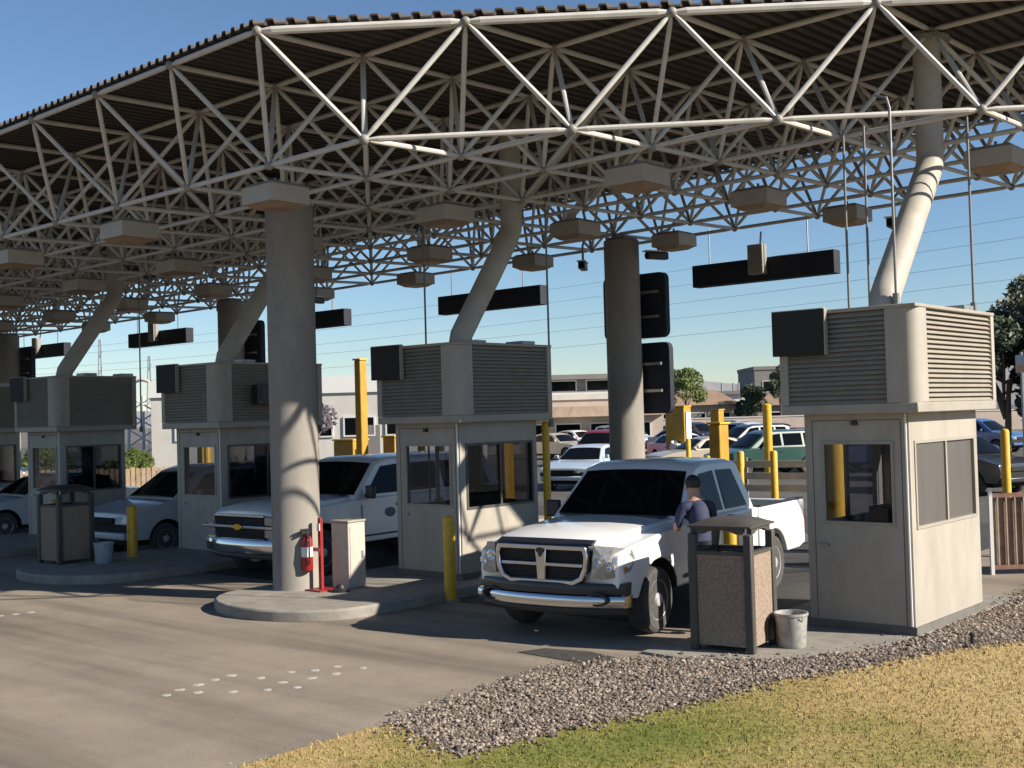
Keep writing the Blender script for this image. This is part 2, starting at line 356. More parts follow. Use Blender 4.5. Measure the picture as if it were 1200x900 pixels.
# ------------------------------------------------------------------ canopy: square-on-square space frame
GX, GY, HB, DD = 1.77, 1.6235, 2.556+3.1784, 1.3182
SXs, SYs = .0083, .0317
def ztop(x, y): return HB+DD+SXs*x+SYs*y
def zbot(x, y): return HB+SXs*x+SYs*y
def TN(m_, n_): x, y = m_*GX, n_*GY; return Vector((x, y, ztop(x, y)))
def BN(m_, n_): x, y = m_*GX, n_*GY; return Vector((x, y, zbot(x, y)))
canopy = thing('canopy', 'large white tubular space frame canopy with dark corrugated deck over the lanes', 'canopy', (0, 0, 0))
MMIN = -21
tops = {(a, b) for b in range(0, 9) for a in range(MMIN, 10) if a <= b}
bots = {(a, b) for b in range(0, 8) for a in range(MMIN, 10) if a <= b}     # bottom node (a+.5? ) see BP
# bottom nodes sit at (a-.5, b+.5): those on the cut edge have a == b+1
bots = {(a, b) for b in range(0, 8) for a in range(MMIN+1, 10) if a <= b+1}
def BP(a, b): return BN(a-.5, b+.5)
mem = {'top_chord': [], 'bottom_chord': [], 'web_strut': []}
for (a, b) in tops:
    if (a+1, b) in tops: mem['top_chord'].append((TN(a, b), TN(a+1, b), .036))
    if (a, b+1) in tops: mem['top_chord'].append((TN(a, b), TN(a, b+1), .036))
    if a == b and (a+1, b+1) in tops: mem['top_chord'].append((TN(a, b), TN(a+1, b+1), .05))
for (a, b) in bots:
    if (a+1, b) in bots: mem['bottom_chord'].append((BP(a, b), BP(a+1, b), .034))
    if (a, b+1) in bots: mem['bottom_chord'].append((BP(a, b), BP(a, b+1), .034))
    if a == b+1 and (a+1, b+1) in bots: mem['bottom_chord'].append((BP(a, b), BP(a+1, b+1), .034))
    for (p, q) in ((a-1, b), (a, b), (a-1, b+1), (a, b+1)):
        if (p, q) in tops: mem['web_strut'].append((BP(a, b), TN(p, q), .032))
meshcache = {}
def member(name, a, b, r):
    d = b-a; key = (name, round(d.x, 2), round(d.y, 2), round(d.z, 2))
    if key not in meshcache:
        mb = MB(); u = d.normalized()
        mb.cyl(u*.05, u*.17, r*.55, r, n=8, caps=False); mb.cyl(u*.17, d-u*.17, r, n=8, caps=False); mb.cyl(d-u*.17, d-u*.05, r, r*.55, n=8, caps=False)
        meshcache[key] = mb.mesh(name, steel_m, 40)
    return link(name, meshcache[key], canopy, a)
for nm, lst in mem.items():
    lst.sort(key=lambda t: ((t[0]+t[1])/2-CAM).length)
    for a, b, r in lst[:300]: member(nm, a, b, r)
    if len(lst) > 300:
        mb = MB()
        for a, b, r in lst[300:]: mb.cyl(a, b, r, n=6, caps=False)
        tag(mb.build(nm+'_rest', steel_m, canopy), kind='stuff')
nb = MB(); nb.ball((0, 0, 0), .062, 10, 6); nm_ = nb.mesh('node_joint', node_m, 60)
allnodes = sorted([TN(*t) for t in tops]+[BP(*t) for t in bots], key=lambda v: (v-CAM).length)
for v in allnodes[:300]: link('node_joint', nm_, canopy, v)
mb = MB()
for v in allnodes[300:]: mb.ball(v, .062, 6, 4)
tag(mb.build('node_joint_rest', node_m, canopy), kind='stuff')
# corrugated deck, one panel per bay
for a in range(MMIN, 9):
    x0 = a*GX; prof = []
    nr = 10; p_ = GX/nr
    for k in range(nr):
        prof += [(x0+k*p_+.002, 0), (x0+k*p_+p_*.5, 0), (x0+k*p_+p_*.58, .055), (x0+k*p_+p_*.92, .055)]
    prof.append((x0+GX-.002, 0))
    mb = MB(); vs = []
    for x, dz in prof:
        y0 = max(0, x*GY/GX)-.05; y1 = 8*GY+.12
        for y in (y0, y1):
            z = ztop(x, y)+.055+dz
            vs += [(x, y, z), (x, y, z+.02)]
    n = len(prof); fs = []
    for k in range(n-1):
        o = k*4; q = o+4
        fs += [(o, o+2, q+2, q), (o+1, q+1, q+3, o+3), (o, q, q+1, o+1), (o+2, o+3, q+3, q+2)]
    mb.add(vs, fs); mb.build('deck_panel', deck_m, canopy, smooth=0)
# flat light fixtures under the bottom layer
def light_proto():
    mb = MB(); r = .31
    h = MB().add([(-r, -r, 0), (r, -r, 0), (r, r, 0), (-r, r, 0), (-r, -r, .22), (r, -r, .22), (r, r, .22), (-r, r, .22), (-r*.8, -r*.8, .27), (r*.8, -r*.8, .27), (r*.8, r*.8, .27), (-r*.8, r*.8, .27)],
        [(0, 1, 5, 4), (1, 2, 6, 5), (2, 3, 7, 6), (3, 0, 4, 7), (4, 5, 9, 8), (5, 6, 10, 9), (6, 7, 11, 10), (7, 4, 8, 11), (8, 9, 10, 11), (0, 3, 2, 1)]).mesh('housing', lightbox_m, 20)
    l = MB().add([(-r*.9, -r*.9, -.003), (r*.9, -r*.9, -.003), (r*.9, r*.9, -.003), (-r*.9, r*.9, -.003), (-r*.6, -r*.6, -.06), (r*.6, -r*.6, -.06), (r*.6, r*.6, -.06), (-r*.6, r*.6, -.06)],
        [(0, 4, 5, 1), (1, 5, 6, 2), (2, 6, 7, 3), (3, 7, 4, 0), (4, 7, 6, 5), (0, 1, 2, 3)]).mesh('lens', diff_m, 20)
    k = MB().cyl((0, 0, .27), (0, 0, .36), .02, n=8).mesh('hanger', gal_m)
    return h, l, k
LH, LL, LK = light_proto()
for j, n_ in enumerate((.81, 2.77, 4.75, 6.65)):
    ms = [mm for mm in [5.2-2*k for k in range(14)] if mm <= n_-.6 and mm > MMIN]
    if j == 0: ms = [mm for mm in ms if mm < 0]
    for i, mm in enumerate(ms):
        p = BN(mm, n_); p.z -= .38
        if i >= 10: break
        t = thing('canopy_light', 'square beige light box under the canopy, %s from the cut end in the %s row' % (ORD[i], ['front', 'second', 'third', 'far'][j]), 'light', p, 0, 'light boxes hung under the canopy')
        link('housing', LH, t); link('lens', LL, t); link('hanger', LK, t)

# ------------------------------------------------------------------ concrete columns
def column(x, y, label):
    zt = zbot(x, y)-.12
    t = thing('concrete_column', label, 'column', (x, y, .15), 0, 'round concrete columns')
    mb = MB(); mb.lathe([(.36, 0), (.345, .02), (.345, 2.6), (.345, zt-.15-.02), (.30, zt-.15)], 32); mb.build('shaft', conc_m, t, smooth=50)
    mb = MB(); mb.box(-.22, .22, -.22, .22, zt-.15+.003, zt-.15+.05); mb.build('bearing_plate', node_m, t)
    return t
column(-2.60, 2.47, 'round concrete column in front, sunlit at its foot, beside fire extinguisher')
column(-2.52, 10.6, 'shaded concrete column behind the white pickup, carrying two black boards')
column(-15.4, 10.6, 'shaded concrete column behind the booth left of the front column')
column(-28.0, 10.6, 'shaded concrete column at the far left, farthest of its row')
def board(x, y, z0, z1, w, label, bx=0):
    t = thing('lane_board', label, 'sign', (x+bx, y, z0), 0, 'black boards on the rear columns')
    h = z1-z0; r = .13; pts = []
    for (cx, cz, a0) in ((w/2-r, r, -90), (w/2-r, h-r, 0), (-w/2+r, h-r, 90), (-w/2+r, r, 180)):
        for k in range(5): a = R(a0+22.5*k); pts.append((cx+r*math.cos(a), cz+r*math.sin(a)))
    mb = MB(); mb.prism(pts, Tm((0, .14, 0)) @ XZ, .14); mb.build('panel', navy_m, t, smooth=30)
    mb = MB(); mb.box(-w*.4, w*.4, -.09, -.003, h*.3, h*.34); mb.box(-w*.4, w*.4, -.09, -.003, h*.68, h*.72); mb.build('bracket', gal_m, t)
for x, wh in ((-2.52, 'behind the white pickup'), (-15.4, 'behind the booth left of the front column'), (-28.0, 'at the far left')):
    board(x, 11.05, 4.0, 5.28, 1.5, 'upper black rounded board on the column '+wh, -.05)
    board(x, 11.05, 2.5, 3.9, 1.5, 'lower black rounded board on the column '+wh, .0)
def camera_unit(x, y, z, rz, label):
    t = thing('security_camera', label, 'camera', (x, y, z), rz, 'security cameras')
    mb = MB(); mb.box(-.07, .07, -.28, .2, 0, .14); mb.build('housing', black_m, t, bevel=.02)
    mb = MB(); mb.box(-.085, .085, -.33, .18, .143, .165); mb.build('sunshield', white_m, t)
    mb = MB(); mb.cyl((0, -.3, .07), (0, -.283, .07), .05, n=12); mb.build('lens', glass_car, t)
    mb = MB(); mb.tube([(0, 0, .17), (0, 0, .5), (.0, .3, .62)], .025, 8); mb.build('bracket', gal_m, t)
camera_unit(-3.55, 10.7, 5.45, R(30), 'security camera on the left of the column behind the white pickup')
camera_unit(-1.85, 10.9, 5.5, R(-20), 'security camera on the right of the column behind the white pickup')
camera_unit(3.2, 10.2, 5.4, R(10), 'black camera under the canopy right of the long overhead sign')
camera_unit(-10.6, 9.6, 5.3, R(10), 'black camera under the canopy above the gap right of the front column')

# ------------------------------------------------------------------ overhead lane signs
def lane_sign(x0, x1, label, box=True):
    y, z = 13.05, 5.12; t = thing('overhead_sign', label, 'sign', ((x0+x1)/2, y, z), 0, 'long overhead lane signs'); w = (x1-x0)/2
    mb = MB(); mb.box(-w, w, -.14, .14, 0, .46); mb.build('cabinet', navy_m, t, bevel=.012)
    for s_ in (-.78, .62):
        mb = MB(); mb.cyl((w*s_, 0, .462), (w*s_, 0, zbot(0, y)-z+.2), .016, n=6); mb.build('hanger_rod', gal_m, t)
    if box:
        mb = MB(); mb.box(-.17, .17, -.34, -.145, .12, .72); b_ = mb.build('signal_head', M('signal_grey', (.22, .21, .19), .6, var=.15), t, bevel=.015)
        mb = MB(); mb.tube([(0, -.1, .725), (0, -.05, 1.0)], .02, 6); mb.build('cable', black_m, b_)
lane_sign(-2.36, .84, 'long dark overhead sign with grey box, nearest the right booth')
lane_sign(-9.88, -6.52, 'long dark overhead sign crossed by a slanted column', False)
lane_sign(-16.8, -13.47, 'long dark overhead sign half hidden behind the front column', False)
lane_sign(-24.36, -20.99, 'small dark overhead sign with box above the gap at left')
lane_sign(-32.2, -28.6, 'farthest dark overhead sign at the left, behind a bent column')

# ------------------------------------------------------------------ booths
def wall_open(mb, T, w, z0, z1, op, th):       # wall of width w in local X, with one opening (a0,a1,b0,b1)
    a0, a1, b0, b1 = op
    mb.box(0, w, 0, th, z0, b0, T=T); mb.box(0, w, 0, th, b1, z1, T=T)
    mb.box(0, a0, 0, th, b0, b1, T=T); mb.box(a1, w, 0, th, b0, b1, T=T)
def booth(xn, yn, W, Dp, label, first=False, film=False, z0=.15):
    t = thing('toll_booth', label, 'booth', (xn-W, yn, z0), 0, 'inspection booths')
    H = 2.55-z0; th = .06
    faces = [  # T, width, opening
        ('front', Tm((0, 0, 0)), W, (.20, W-.18, 1.06, 2.0)),
        ('side', Tm((W, 0, 0), 'Z', R(90)), Dp, (.12, Dp-.1, 1.02, 2.0)),
        ('rear', Tm((W, Dp, 0), 'Z', R(180)), W, (.15, W-.15, 1.02, 2.0)),
        ('far', Tm((0, Dp, 0), 'Z', R(270)), Dp, (.2, Dp-.2, 1.02, 2.0))]
    for k, (nm, T, w_, op) in enumerate(faces):
        if z0 < .1: op = (op[0], op[1], op[2]+.12, op[3]+.12)
        if k in (1, 3): T = T @ Tm((.062, 0, 0)); w_ -= .124; op = (op[0]-.062, op[1]-.062, op[2], op[3])
        mb = MB(); wall_open(mb, T, w_, 0, H, op, th); wl = mb.build('wall', wall_m, t, smooth=0)
        a0, a1, b0, b1 = op; f = .035
        mb = MB()
        for (p, q, r_, s_) in ((a0, a1, b0, b0+f), (a0, a1, b1-f, b1), (a0, a0+f, b0+f, b1-f), (a1-f, a1, b0+f, b1-f)): mb.box(p, q, -.012, .05, r_, s_, T=T)
        if k in (1, 3): mb.box((a0+a1)/2-.02, (a0+a1)/2+.02, -.010, .04, b0+f, b1-f, T=T)
        win = mb.build('window_frame', trim_m if k != 1 or film else M('dark_frame', (.06, .058, .055), .5, var=.1), t, smooth=0)
        gm = (film_m if film else dark_glass) if k == 1 else booth_glass
        spans = [(a0+f, a1-f)] if k in (0, 2) else [(a0+f, (a0+a1)/2-.02), ((a0+a1)/2+.02, a1-f)]
        for i, (p, q) in enumerate(spans):
            mb = MB(); mb.box(p, q, .012+.012*i, .018+.012*i, b0+f, b1-f, T=T); mb.build('pane', gm, win, smooth=0)
    mb = MB(); mb.box(.08, W-.08, .08, Dp-.08, .82, .86); mb.box(.3, .8, 1.0, 1.5, .87, 1.3); mb.build('counter', int_m, t)
    mb = MB(); mb.box(-.02, W+.02, -.02, Dp+.02, -.002, .09); mb.build('base_skirt', M('booth_base', (0.1275, 0.1162, 0.1013), .8, var=.2), t, smooth=0)
    # louvred upper box
    bz0, bz1 = 2.52-z0, 3.64-z0; ox = .19; X0, X1, Y0, Y1 = -ox, W+ox, -ox, Dp+ox
    mb = MB(); mb.box(X0, X1, Y0, Y1, bz0-.06, bz0+.05); mb.build('soffit', trim_m, t, bevel=.01)
    mb = MB(); mb.box(X0+.075, X1-.075, Y0+.075, Y1-.075, bz0+.05, bz1-.04); mb.build('plenum', M('plenum_dark', (.16, .145, .12), .7, var=.1), t, smooth=0)
    mb = MB(); mb.box(X0-.01, X1+.01, Y0-.01, Y1+.01, bz1-.04, bz1); mb.build('roof_cap', trim_m, t, bevel=.008)
    # corner posts; the near one is round
    r = .155
    pts = [(X1-.34, Y0+.06), (X1-.34, Y0-.004)]+[(X1-r+r*math.sin(R(a)), Y0+r-r*math.cos(R(a))-.004) for a in range(0, 91, 15)]+[(X1+.004, Y0+.30), (X1-.06, Y0+.30), (X1-.06, Y0+.06)]
    mb = MB(); mb.prism(pts, Tm((0, 0, bz0+.052)), bz1-bz0-.094); mb.build('corner_post', wall_m, t, smooth=50)
    for (px_, py_, sx, sy) in ((X0, Y0, 1, 1), (X1, Y1, -1, -1), (X0, Y1, 1, -1)):
        mb = MB(); a, b_ = sorted((px_, px_+sx*.10)); c_, d_ = sorted((py_, py_+sy*.10)); mb.box(a, b_, c_, d_, bz0+.052, bz1-.042); mb.build('corner_post', wall_m, t, smooth=0)
    ns = 19; pit = (bz1-bz0-.10)/ns
    def slat_mesh(ln):
        mb = MB(); mb.add([(0, 0, 0), (ln, 0, 0), (ln, .062, pit*1.06), (0, .062, pit*1.06), (0, .010, -.004), (ln, .010, -.004), (ln, .072, pit*1.06-.004), (0, .072, pit*1.06-.004)],
            [(0, 1, 2, 3), (4, 7, 6, 5), (0, 4, 5, 1), (3, 2, 6, 7), (0, 3, 7, 4), (1, 5, 6, 2)]); return mb.mesh('slat', slat_m, 0)
    sA = slat_mesh(X1-.34-X0-.10-.006); sB = slat_mesh(Y1-.10-(Y0+.30)-.006)
    for k in range(ns):
        z = bz0+.055+k*pit
        link('slat', sA, t, (X0+.103, Y0+.004, z))
        link('slat', sB, t, (X1-.004, Y0+.303, z), (0, 0, R(90)))
    # lane display and bits
    mb = MB(); mb.box(X0-.05, X0+.60, Y0-.075, Y0-.012, bz1-.50, bz1+.01); d_ = mb.build('display', screen_m, t, bevel=.008)
    mb = MB(); mb.box(X0+.602, X0+.615, Y0-.08, Y0-.01, bz1-.51, bz1+.012); mb.box(X0-.05, X0+.60, Y0-.08, Y0-.01, bz1+.012, bz1+.022); mb.build('display_edge', trim_m, d_)
    mb = MB(); mb.tube([(W-.03, -.022, .10), (W-.03, -.022, 1.0), (W-.03, -.022, H-.1)], .014, 8); mb.build('conduit', white_m, t)
    mb = MB(); mb.box(W/2-.03, W/2+.03, -.05, -.003, H-.22, H-.17); mb.build('door_bell', black_m, t)
    mb = MB(); mb.box(.14, .26, -.03, -.003, .92, .95); mb.build('door_handle', gal_m, t)
    dz = .10
    for (a, b_, c_, d_2) in ((.09, .098, dz, H-.16), (W-.098, W-.09, dz, H-.16), (.098, W-.098, H-.168, H-.16)):
        mb = MB(); mb.box(a, b_, -.0035, -.0005, c_, d_2); mb.build('door_seam', M('seam_dark', (.08, .074, .066), .8, var=.1), t, smooth=0)
    for a in (.0, .5, 1.0):
        mb = MB(); mb.cyl((W+.0005, .12+a*(Dp-.24), H-.12), (W+.006, .12+a*(Dp-.24), H-.12), .012, n=8); mb.build('bolt', gal_m, t)
    for (a, b_, c_) in ((.5, .9, .10), (1.0, 1.5, .07)):
        mb = MB(); mb.box(a, a+.35, b_, b_+.3, bz1+.002, bz1+c_); mb.build('roof_vent', gal_m, t)
    return t
booth(5.77, 4.25, 1.24, 2.05, 'beige booth at the right by the gravel, its side in full sun', film=True, z0=.03)
booth(-1.0, 4.25, 1.36, 1.76, 'beige booth behind the yellow bollard and white pickup')
b3 = booth(-6.9, 4.25, 1.42, 2.0, 'shaded beige booth just left of the front column')
booth(-12.65, 4.25, 1.45, 1.5, 'dark shaded booth at left behind the waste bin')
booth(-18.5, 4.25, 1.45, 2.0, 'dark shaded booth at the far left edge, farthest of the row')
mb = MB(); mb.box(1.66, 1.84, .5, 1.5, 2.72, 3.08); g_ = mb.build('fan_unit', black_m, b3, bevel=.01)
for k in range(3):
    mb = MB(); mb.cyl((1.843, .68+.32*k, 2.9), (1.85, .68+.32*k, 2.9), .13, n=14); mb.build('fan', M('fan_dark', (.05, .05, .05), .6, var=.2), g_)

# bent columns rising from the booth corners
def bent_column(x, y, label, top=5.3, run=1.25, lx=0):
    zt = ztop(x+lx, y+run)-.12; z1 = 3.72; B0 = Vector((x, y, z1)); B1 = Vector((x+lx, y+run, top))
    pts = [Vector((x, y, 2.6)), Vector((x, y, z1-.1)), B0.lerp(B1, .03), B0.lerp(B1, .09), B0.lerp(B1, .92), B0.lerp(B1, .985)+Vector((0, 0, .03)), B1+Vector((0, 0, .14)), Vector((x+lx, y+run, zt))]
    t = thing('bent_column', label, 'column', (x, y, 2.6), 0, 'bent pipe columns on the booths')
    mb = MB(); mb.tube([Vector(p)-Vector((x, y, 2.6)) for p in pts], .17, 20); mb.build('pipe', M('pipe_paint', (0.352, 0.316, 0.264), .6, var=.15, vs=3), t, smooth=40)
    for f in ():
        p = Vector(pts[3]).lerp(Vector(pts[4]), f)-Vector((x, y, 2.6)); d = (Vector(pts[4])-Vector(pts[3])).normalized()
        mb = MB(); mb.cyl(p-d*.03, p+d*.03, .192, n=20); mb.build('band', M('pipe_paint', (.5, .5, .5)), t)
    mb = MB(); q = Vector((lx, run, zt-2.6)); mb.cyl(q, q+Vector((0, 0, .05)), .3, n=16); mb.build('flange', node_m, t)
bent_column(5.48, 4.38, 'sunlit bent pipe column leaning up from the right booth', 5.62, 2.25, -.28)
bent_column(-1.13, 4.45, 'bent pipe column rising from the booth behind the yellow bollard', 5.45, 1.25)
bent_column(-7.05, 4.45, 'bent pipe column in shade just left of the front column', 5.45, 1.25)
bent_column(-12.85, 4.45, 'bent pipe column over the booth behind the left waste bin', 5.45, 1.25)
bent_column(-18.7, 4.45, 'bent pipe column over the farthest left booth', 5.45, 1.25)
# thin conduits dropping from the canopy
def drop(x, y, z0, label, bend=False):
    zt = zbot(x, y); t = MB(); pts = [(0, 0, 0), (0, 0, zt-z0-.08)]+([(-.04, .02, zt-z0+.05), (-.2, .1, zt-z0+.12)] if bend else [(0, 0, zt-z0+.05)])
    t.tube(pts, .016, 8); t.cyl((0, 0, -.002), (0, 0, .12), .04, n=8)
    tag(t.build('drop_conduit', M('conduit_grey', (.15, .15, .15), .5, var=.1), None, (x, y, z0)), label, 'conduit', 'conduits dropping from the canopy')
drop(4.55, 5.5, 3.64, 'thin dark conduit dropping to the right booth, left of a pair')
drop(4.82, 5.5, 3.64, 'thin dark conduit dropping to the right booth, right of a pair')
drop(5.85, 6.15, 3.64, 'thin conduit at the far right corner of the sunlit booth roof')
drop(5.66, 4.30, 3.66, 'thin pale conduit passing in front of the sunlit bent column', True)
drop(-.86, 6.22, 2.35, 'long dark conduit down the right rear corner of the middle booth')
drop(-3.0, 5.6, .16, 'thin conduit behind the display of the middle booth')
drop(-12.35, 5.98, 2.4, 'thin conduit at the right rear corner of the left booth')

# ------------------------------------------------------------------ vehicles
def arc_pts(yc, zc, Rr, z0, n=11, fl=1):
    t0 = math.asin((z0-zc)/Rr) if abs((z0-zc)/Rr) < 1 else 0
    return [(yc+Rr*math.cos(t0+(math.pi-2*t0)*k/(n-1)), zc+Rr*math.sin(t0+(math.pi-2*t0)*k/(n-1)), fl) for k in range(n)]
def loft(mb, outline, st, xf):
    n = len(outline); vs = []
    for s_ in st: vs += [xf(s_, o[0], o[1]) for o in outline]
    fs = []; ms = []
    for k in range(len(st)-1):
        for i in range(n):
            j = (i+1) % n; fs.append((k*n+i, k*n+j, (k+1)*n+j, (k+1)*n+i)); ms.append(outline[i][2] if len(outline[i]) > 2 else 0)
    fs += [tuple(range(n-1, -1, -1)), tuple(range((len(st)-1)*n, len(st)*n))]; ms += [0, 0]
    o = len(mb.v); mb.v += [tuple(v) for v in vs]
    for f, q in zip(fs, ms): mb.f.append([o+i for i in f]); mb.m.append(q)
WH = {}
def wheel(parent, x, y, r, wd, side, steel=True):
    key = (r, wd, side, steel)
    if key not in WH:
        T = Matrix.Rotation(R(90)*side, 4, 'Y')            # local Z -> outward
        ri = r*.60
        ty = MB(); ty.lathe([(ri, -wd/2+.01), (r*.86, -wd/2), (r*.96, -wd/2+.02), (r, -wd/2+.06), (r, wd/2-.06), (r*.96, wd/2-.02), (r*.86, wd/2), (ri, wd/2-.015)], 28, T)
        rm = MB(); rm.lathe([(ri, -wd/2), (ri, wd/2-.012), (ri*.93, wd/2-.02), (ri*.86, wd/2-.05), (ri*.55, wd/2-.075), (ri*.42, wd/2-.04), (ri*.36, wd/2-.01), (ri*.30, wd/2+.005), (0, wd/2+.008)], 28, T)
        hl = MB()
        for k in range(8):
            a = 2*math.pi*k/8; c = Vector((ri*.70*math.cos(a), ri*.70*math.sin(a), 0))
            hl.cyl(T @ (c+Vector((0, 0, wd/2-.068))), T @ (c+Vector((0, 0, wd/2-.052))), ri*.12, n=10)
        WH[key] = (ty.mesh('tyre', tyre_m), rm.mesh('rim', alu_m), hl.mesh('rim_holes', well_m))
    w_ = link('wheel', WH[key][0], parent, (x, y, r)); link('rim', WH[key][1], w_); link('rim_holes', WH[key][2], w_)
def hwf(W, yf):
    def f(y, z):
        k = 1.0
        t = max(0, (yf+.65-y)/.65); k -= .075*t*t
        if z > .95: k -= (z-.95)*.07
        if z < .65: k -= (.65-z)*.10
        return W*k
    return f
def greenhouse(t, pts, W0, W1, zb, zt, body, wins, ws, rw, bev=.05, paintm=None):
    def hw(z): return W0+(W1-W0)*max(0, min(1, (z-zb)/(zt-zb)))
    mb = MB(); loft(mb, pts, (-1, -.55, 0, .55, 1), lambda s_, y, z: (s_*hw(z), y, z+(.03*(1-s_*s_) if z > zb+.35 else 0)))
    mb.build('cab', paintm, t, bevel=bev, seg=3, smooth=40)
    for poly in wins:
        for s_ in (1, -1):
            mb = MB(); n = len(poly); ps = poly if s_ > 0 else poly[::-1]
            a = [(s_*(hw(z)+.007), y, z) for y, z in ps]; b = [(s_*(hw(z)-.02), y, z) for y, z in ps]
            mb.add(a+b, [tuple(range(n)), tuple(range(2*n-1, n-1, -1))]+[(i, n+i, n+(i+1) % n, (i+1) % n) for i in range(n)])
            mb.build('side_window', glass_car, t, smooth=0)
    for nm, seg_, sg in (('windshield', ws, -1), ('rear_window', rw, 1)):
        if not seg_: continue
        (ya, za), (yb, zb_) = seg_; d = Vector((0, yb-ya, zb_-za)).normalized(); nn = Vector((0, sg*abs(d.z), abs(d.y)))
        mb = MB(); vs = []; K = 6; J = 3
        for j in range(J+1):
            f = j/J; y = ya+(yb-ya)*f; z = za+(zb_-za)*f
            for i in range(K+1):
                u = -1+2*i/K; p = Vector((u*(hw(z)-.075), y, z))+nn*(.012+.035*(1-u*u)); vs.append(p)
        q = len(vs); vs += [v-nn*.06 for v in vs]; fs = []
        for j in range(J):
            for i in range(K): a = j*(K+1)+i; fs.append((a, a+1, a+K+2, a+K+1))
        rim = [i for i in range(K+1)]+[(j+1)*(K+1)-1 for j in range(1, J+1)]+[J*(K+1)+i for i in range(K-1, -1, -1)]+[j*(K+1) for j in range(J-1, 0, -1)]
        for i in range(len(rim)): a, b = rim[i], rim[(i+1) % len(rim)]; fs.append((a, q+a, q+b, b))
        mb.add(vs, fs); mb.build(nm, glass_car, t, smooth=40)
    return hw
def pickup(name, label, cat, loc, rz, pm, style, group=None, suv=False):
    t = thing(name, label, cat, loc, rz, group); W = 1.0; yf = -.86; r = .385
    hw = hwf(W, yf)
    yend = 4.75 if suv else 3.0
    out = [(-.72, .50, 1), (-.84, .56, 0), (yf, .74, 0), (-.83, .98, 0), (-.60, 1.06, 0), (.0, 1.13, 0), (.78, 1.20, 0), (1.8, 1.21, 0), (yend, 1.21, 0), (yend, .46, 1)]
    if suv: out += [(3.57+.50, .46, 1)]+arc_pts(3.57, r, .475, .46)+[(3.57-.5, .46, 1)]
    out += [(.50, .46, 1)]+arc_pts(0, r, .475, .46)
    mb = MB(); loft(mb, out, (-1, -.62, 0, .62, 1), lambda s_, y, z: (s_*hw(y, z), y, z)); mb.build('body', [pm, well_m], t, bevel=.07, seg=4, smooth=40)
    # raised hood
    hd = [(-.80, .99, 0), (-.905, 1.03, 0), (-.90, 1.11, 0), (-.76, 1.18, 0), (-.3, 1.232, 0), (.3, 1.26, 0), (.80, 1.285, 0), (.80, 1.15, 0)]
    mb = MB(); loft(mb, hd, (-1, -.8, -.4, 0, .4, .8, 1), lambda s_, y, z: (s_*(.70+.10*(y+.9)/1.7), y+.05*s_*s_*(1 if y < -.5 else 0), z-(.045*abs(s_)**3 if z > 1.05 else 0))); mb.build('hood', pm, t, bevel=.03, seg=3, smooth=45)
    # cab
    if suv: gp = [(.74, 1.19), (1.40, 1.80), (1.72, 1.87), (3.9, 1.87), (4.45, 1.80), (4.72, 1.19)]
    else: gp = [(.74, 1.19), (1.40, 1.82), (1.72, 1.885), (2.5, 1.885), (2.78, 1.83), (2.98, 1.19)]
    wins = [[(1.04, 1.26), (1.52, 1.74), (1.94, 1.765), (1.94, 1.26)], [(2.04, 1.26), (2.04, 1.765), (2.52, 1.755), (2.72, 1.26)]]
    if suv: wins = [[(1.04, 1.26), (1.52, 1.72), (1.98, 1.75), (1.98, 1.26)], [(2.08, 1.26), (2.08, 1.75), (2.95, 1.75), (2.95, 1.26)], [(3.06, 1.26), (3.06, 1.75), (4.2, 1.74), (4.4, 1.26)]]
    chw = greenhouse(t, gp, .945, .76, 1.21, 1.885, None, wins, ((.82, 1.27), (1.36, 1.775)), ((2.93, 1.28), (2.81, 1.74)) if not suv else None, paintm=pm)
    # doors: shut lines as thin dark strips, handles
    for s_ in (1, -1):
        for y in (.86, 2.0, 2.92):
            mb = MB(); mb.box(s_*(hw(1, .75)+.001)-.003, s_*(hw(1, .75)+.001)+.003, y, y+.012, .62, 1.10); mb.build('door_gap', well_m, t, smooth=0)
        for y in (1.72, 2.72):
            mb = MB(); mb.box(s_*(hw(1, 1.06)+.012)-.014, s_*(hw(1, 1.06)+.012)+.014, y, y+.17, 1.035, 1.075); mb.build('door_handle', pm if style == 'cross' else black_m, t, bevel=.008)
        mb = MB(); mb.box(s_*1.06-.10, s_*1.06+.10, .98, 1.06, 1.20, 1.42); mb.box(s_*.96-.05, s_*.96+.05, 1.0, 1.04, 1.22, 1.27); mb.build('mirror', black_m, t, bevel=.025)
        mb = MB(); mb.box(s_*.985-.012, s_*.985+.012, .62, 2.9, .555, .60); mb.build('side_moulding', black_m, t)
    for y in (0, 3.57):
        for s_ in (1, -1): wheel(t, s_*(.98-.135), y, r, .265, s_)
    if not suv:      # open bed
        for s_ in (1, -1):
            o2 = [(3.03, 1.20), (4.72, 1.20), (4.74, .56), (4.5, .50), (3.57+.49, .50)]+[(a, b) for a, b, _ in arc_pts(3.57, r, .475, .50)]+[(3.03, .48)]
            mb = MB(); x0 = .90 if s_ > 0 else -.99; mb.prism([(a, b) for a, b in o2], Tm((x0, 0, 0)) @ YZ, .09); mb.build('bed_side', pm, t, bevel=.025, seg=3)
            mb = MB(); mb.box(s_*.945-.05, s_*.945+.05, 3.05, 4.70, 1.203, 1.225); mb.build('bed_rail', black_m, t, bevel=.008)
        mb = MB(); mb.box(-.895, .895, 3.05, 4.6, .62, .68); mb.box(-.895, .895, 3.05, 3.10, .68, 1.18); mb.build('bed_floor', black_m, t)
        mb = MB(); mb.box(-.895, .895, 4.62, 4.69, .62, 1.19); mb.build('tailgate', pm, t, bevel=.015)
        for s_ in (1, -1):
            mb = MB(); mb.box(s_*.93-.045, s_*.93+.045, 4.745, 4.78, .78, 1.12); mb.build('tail_lamp', M('tail_red', (.30, .01, .01), .2, var=.05), t, bevel=.01)
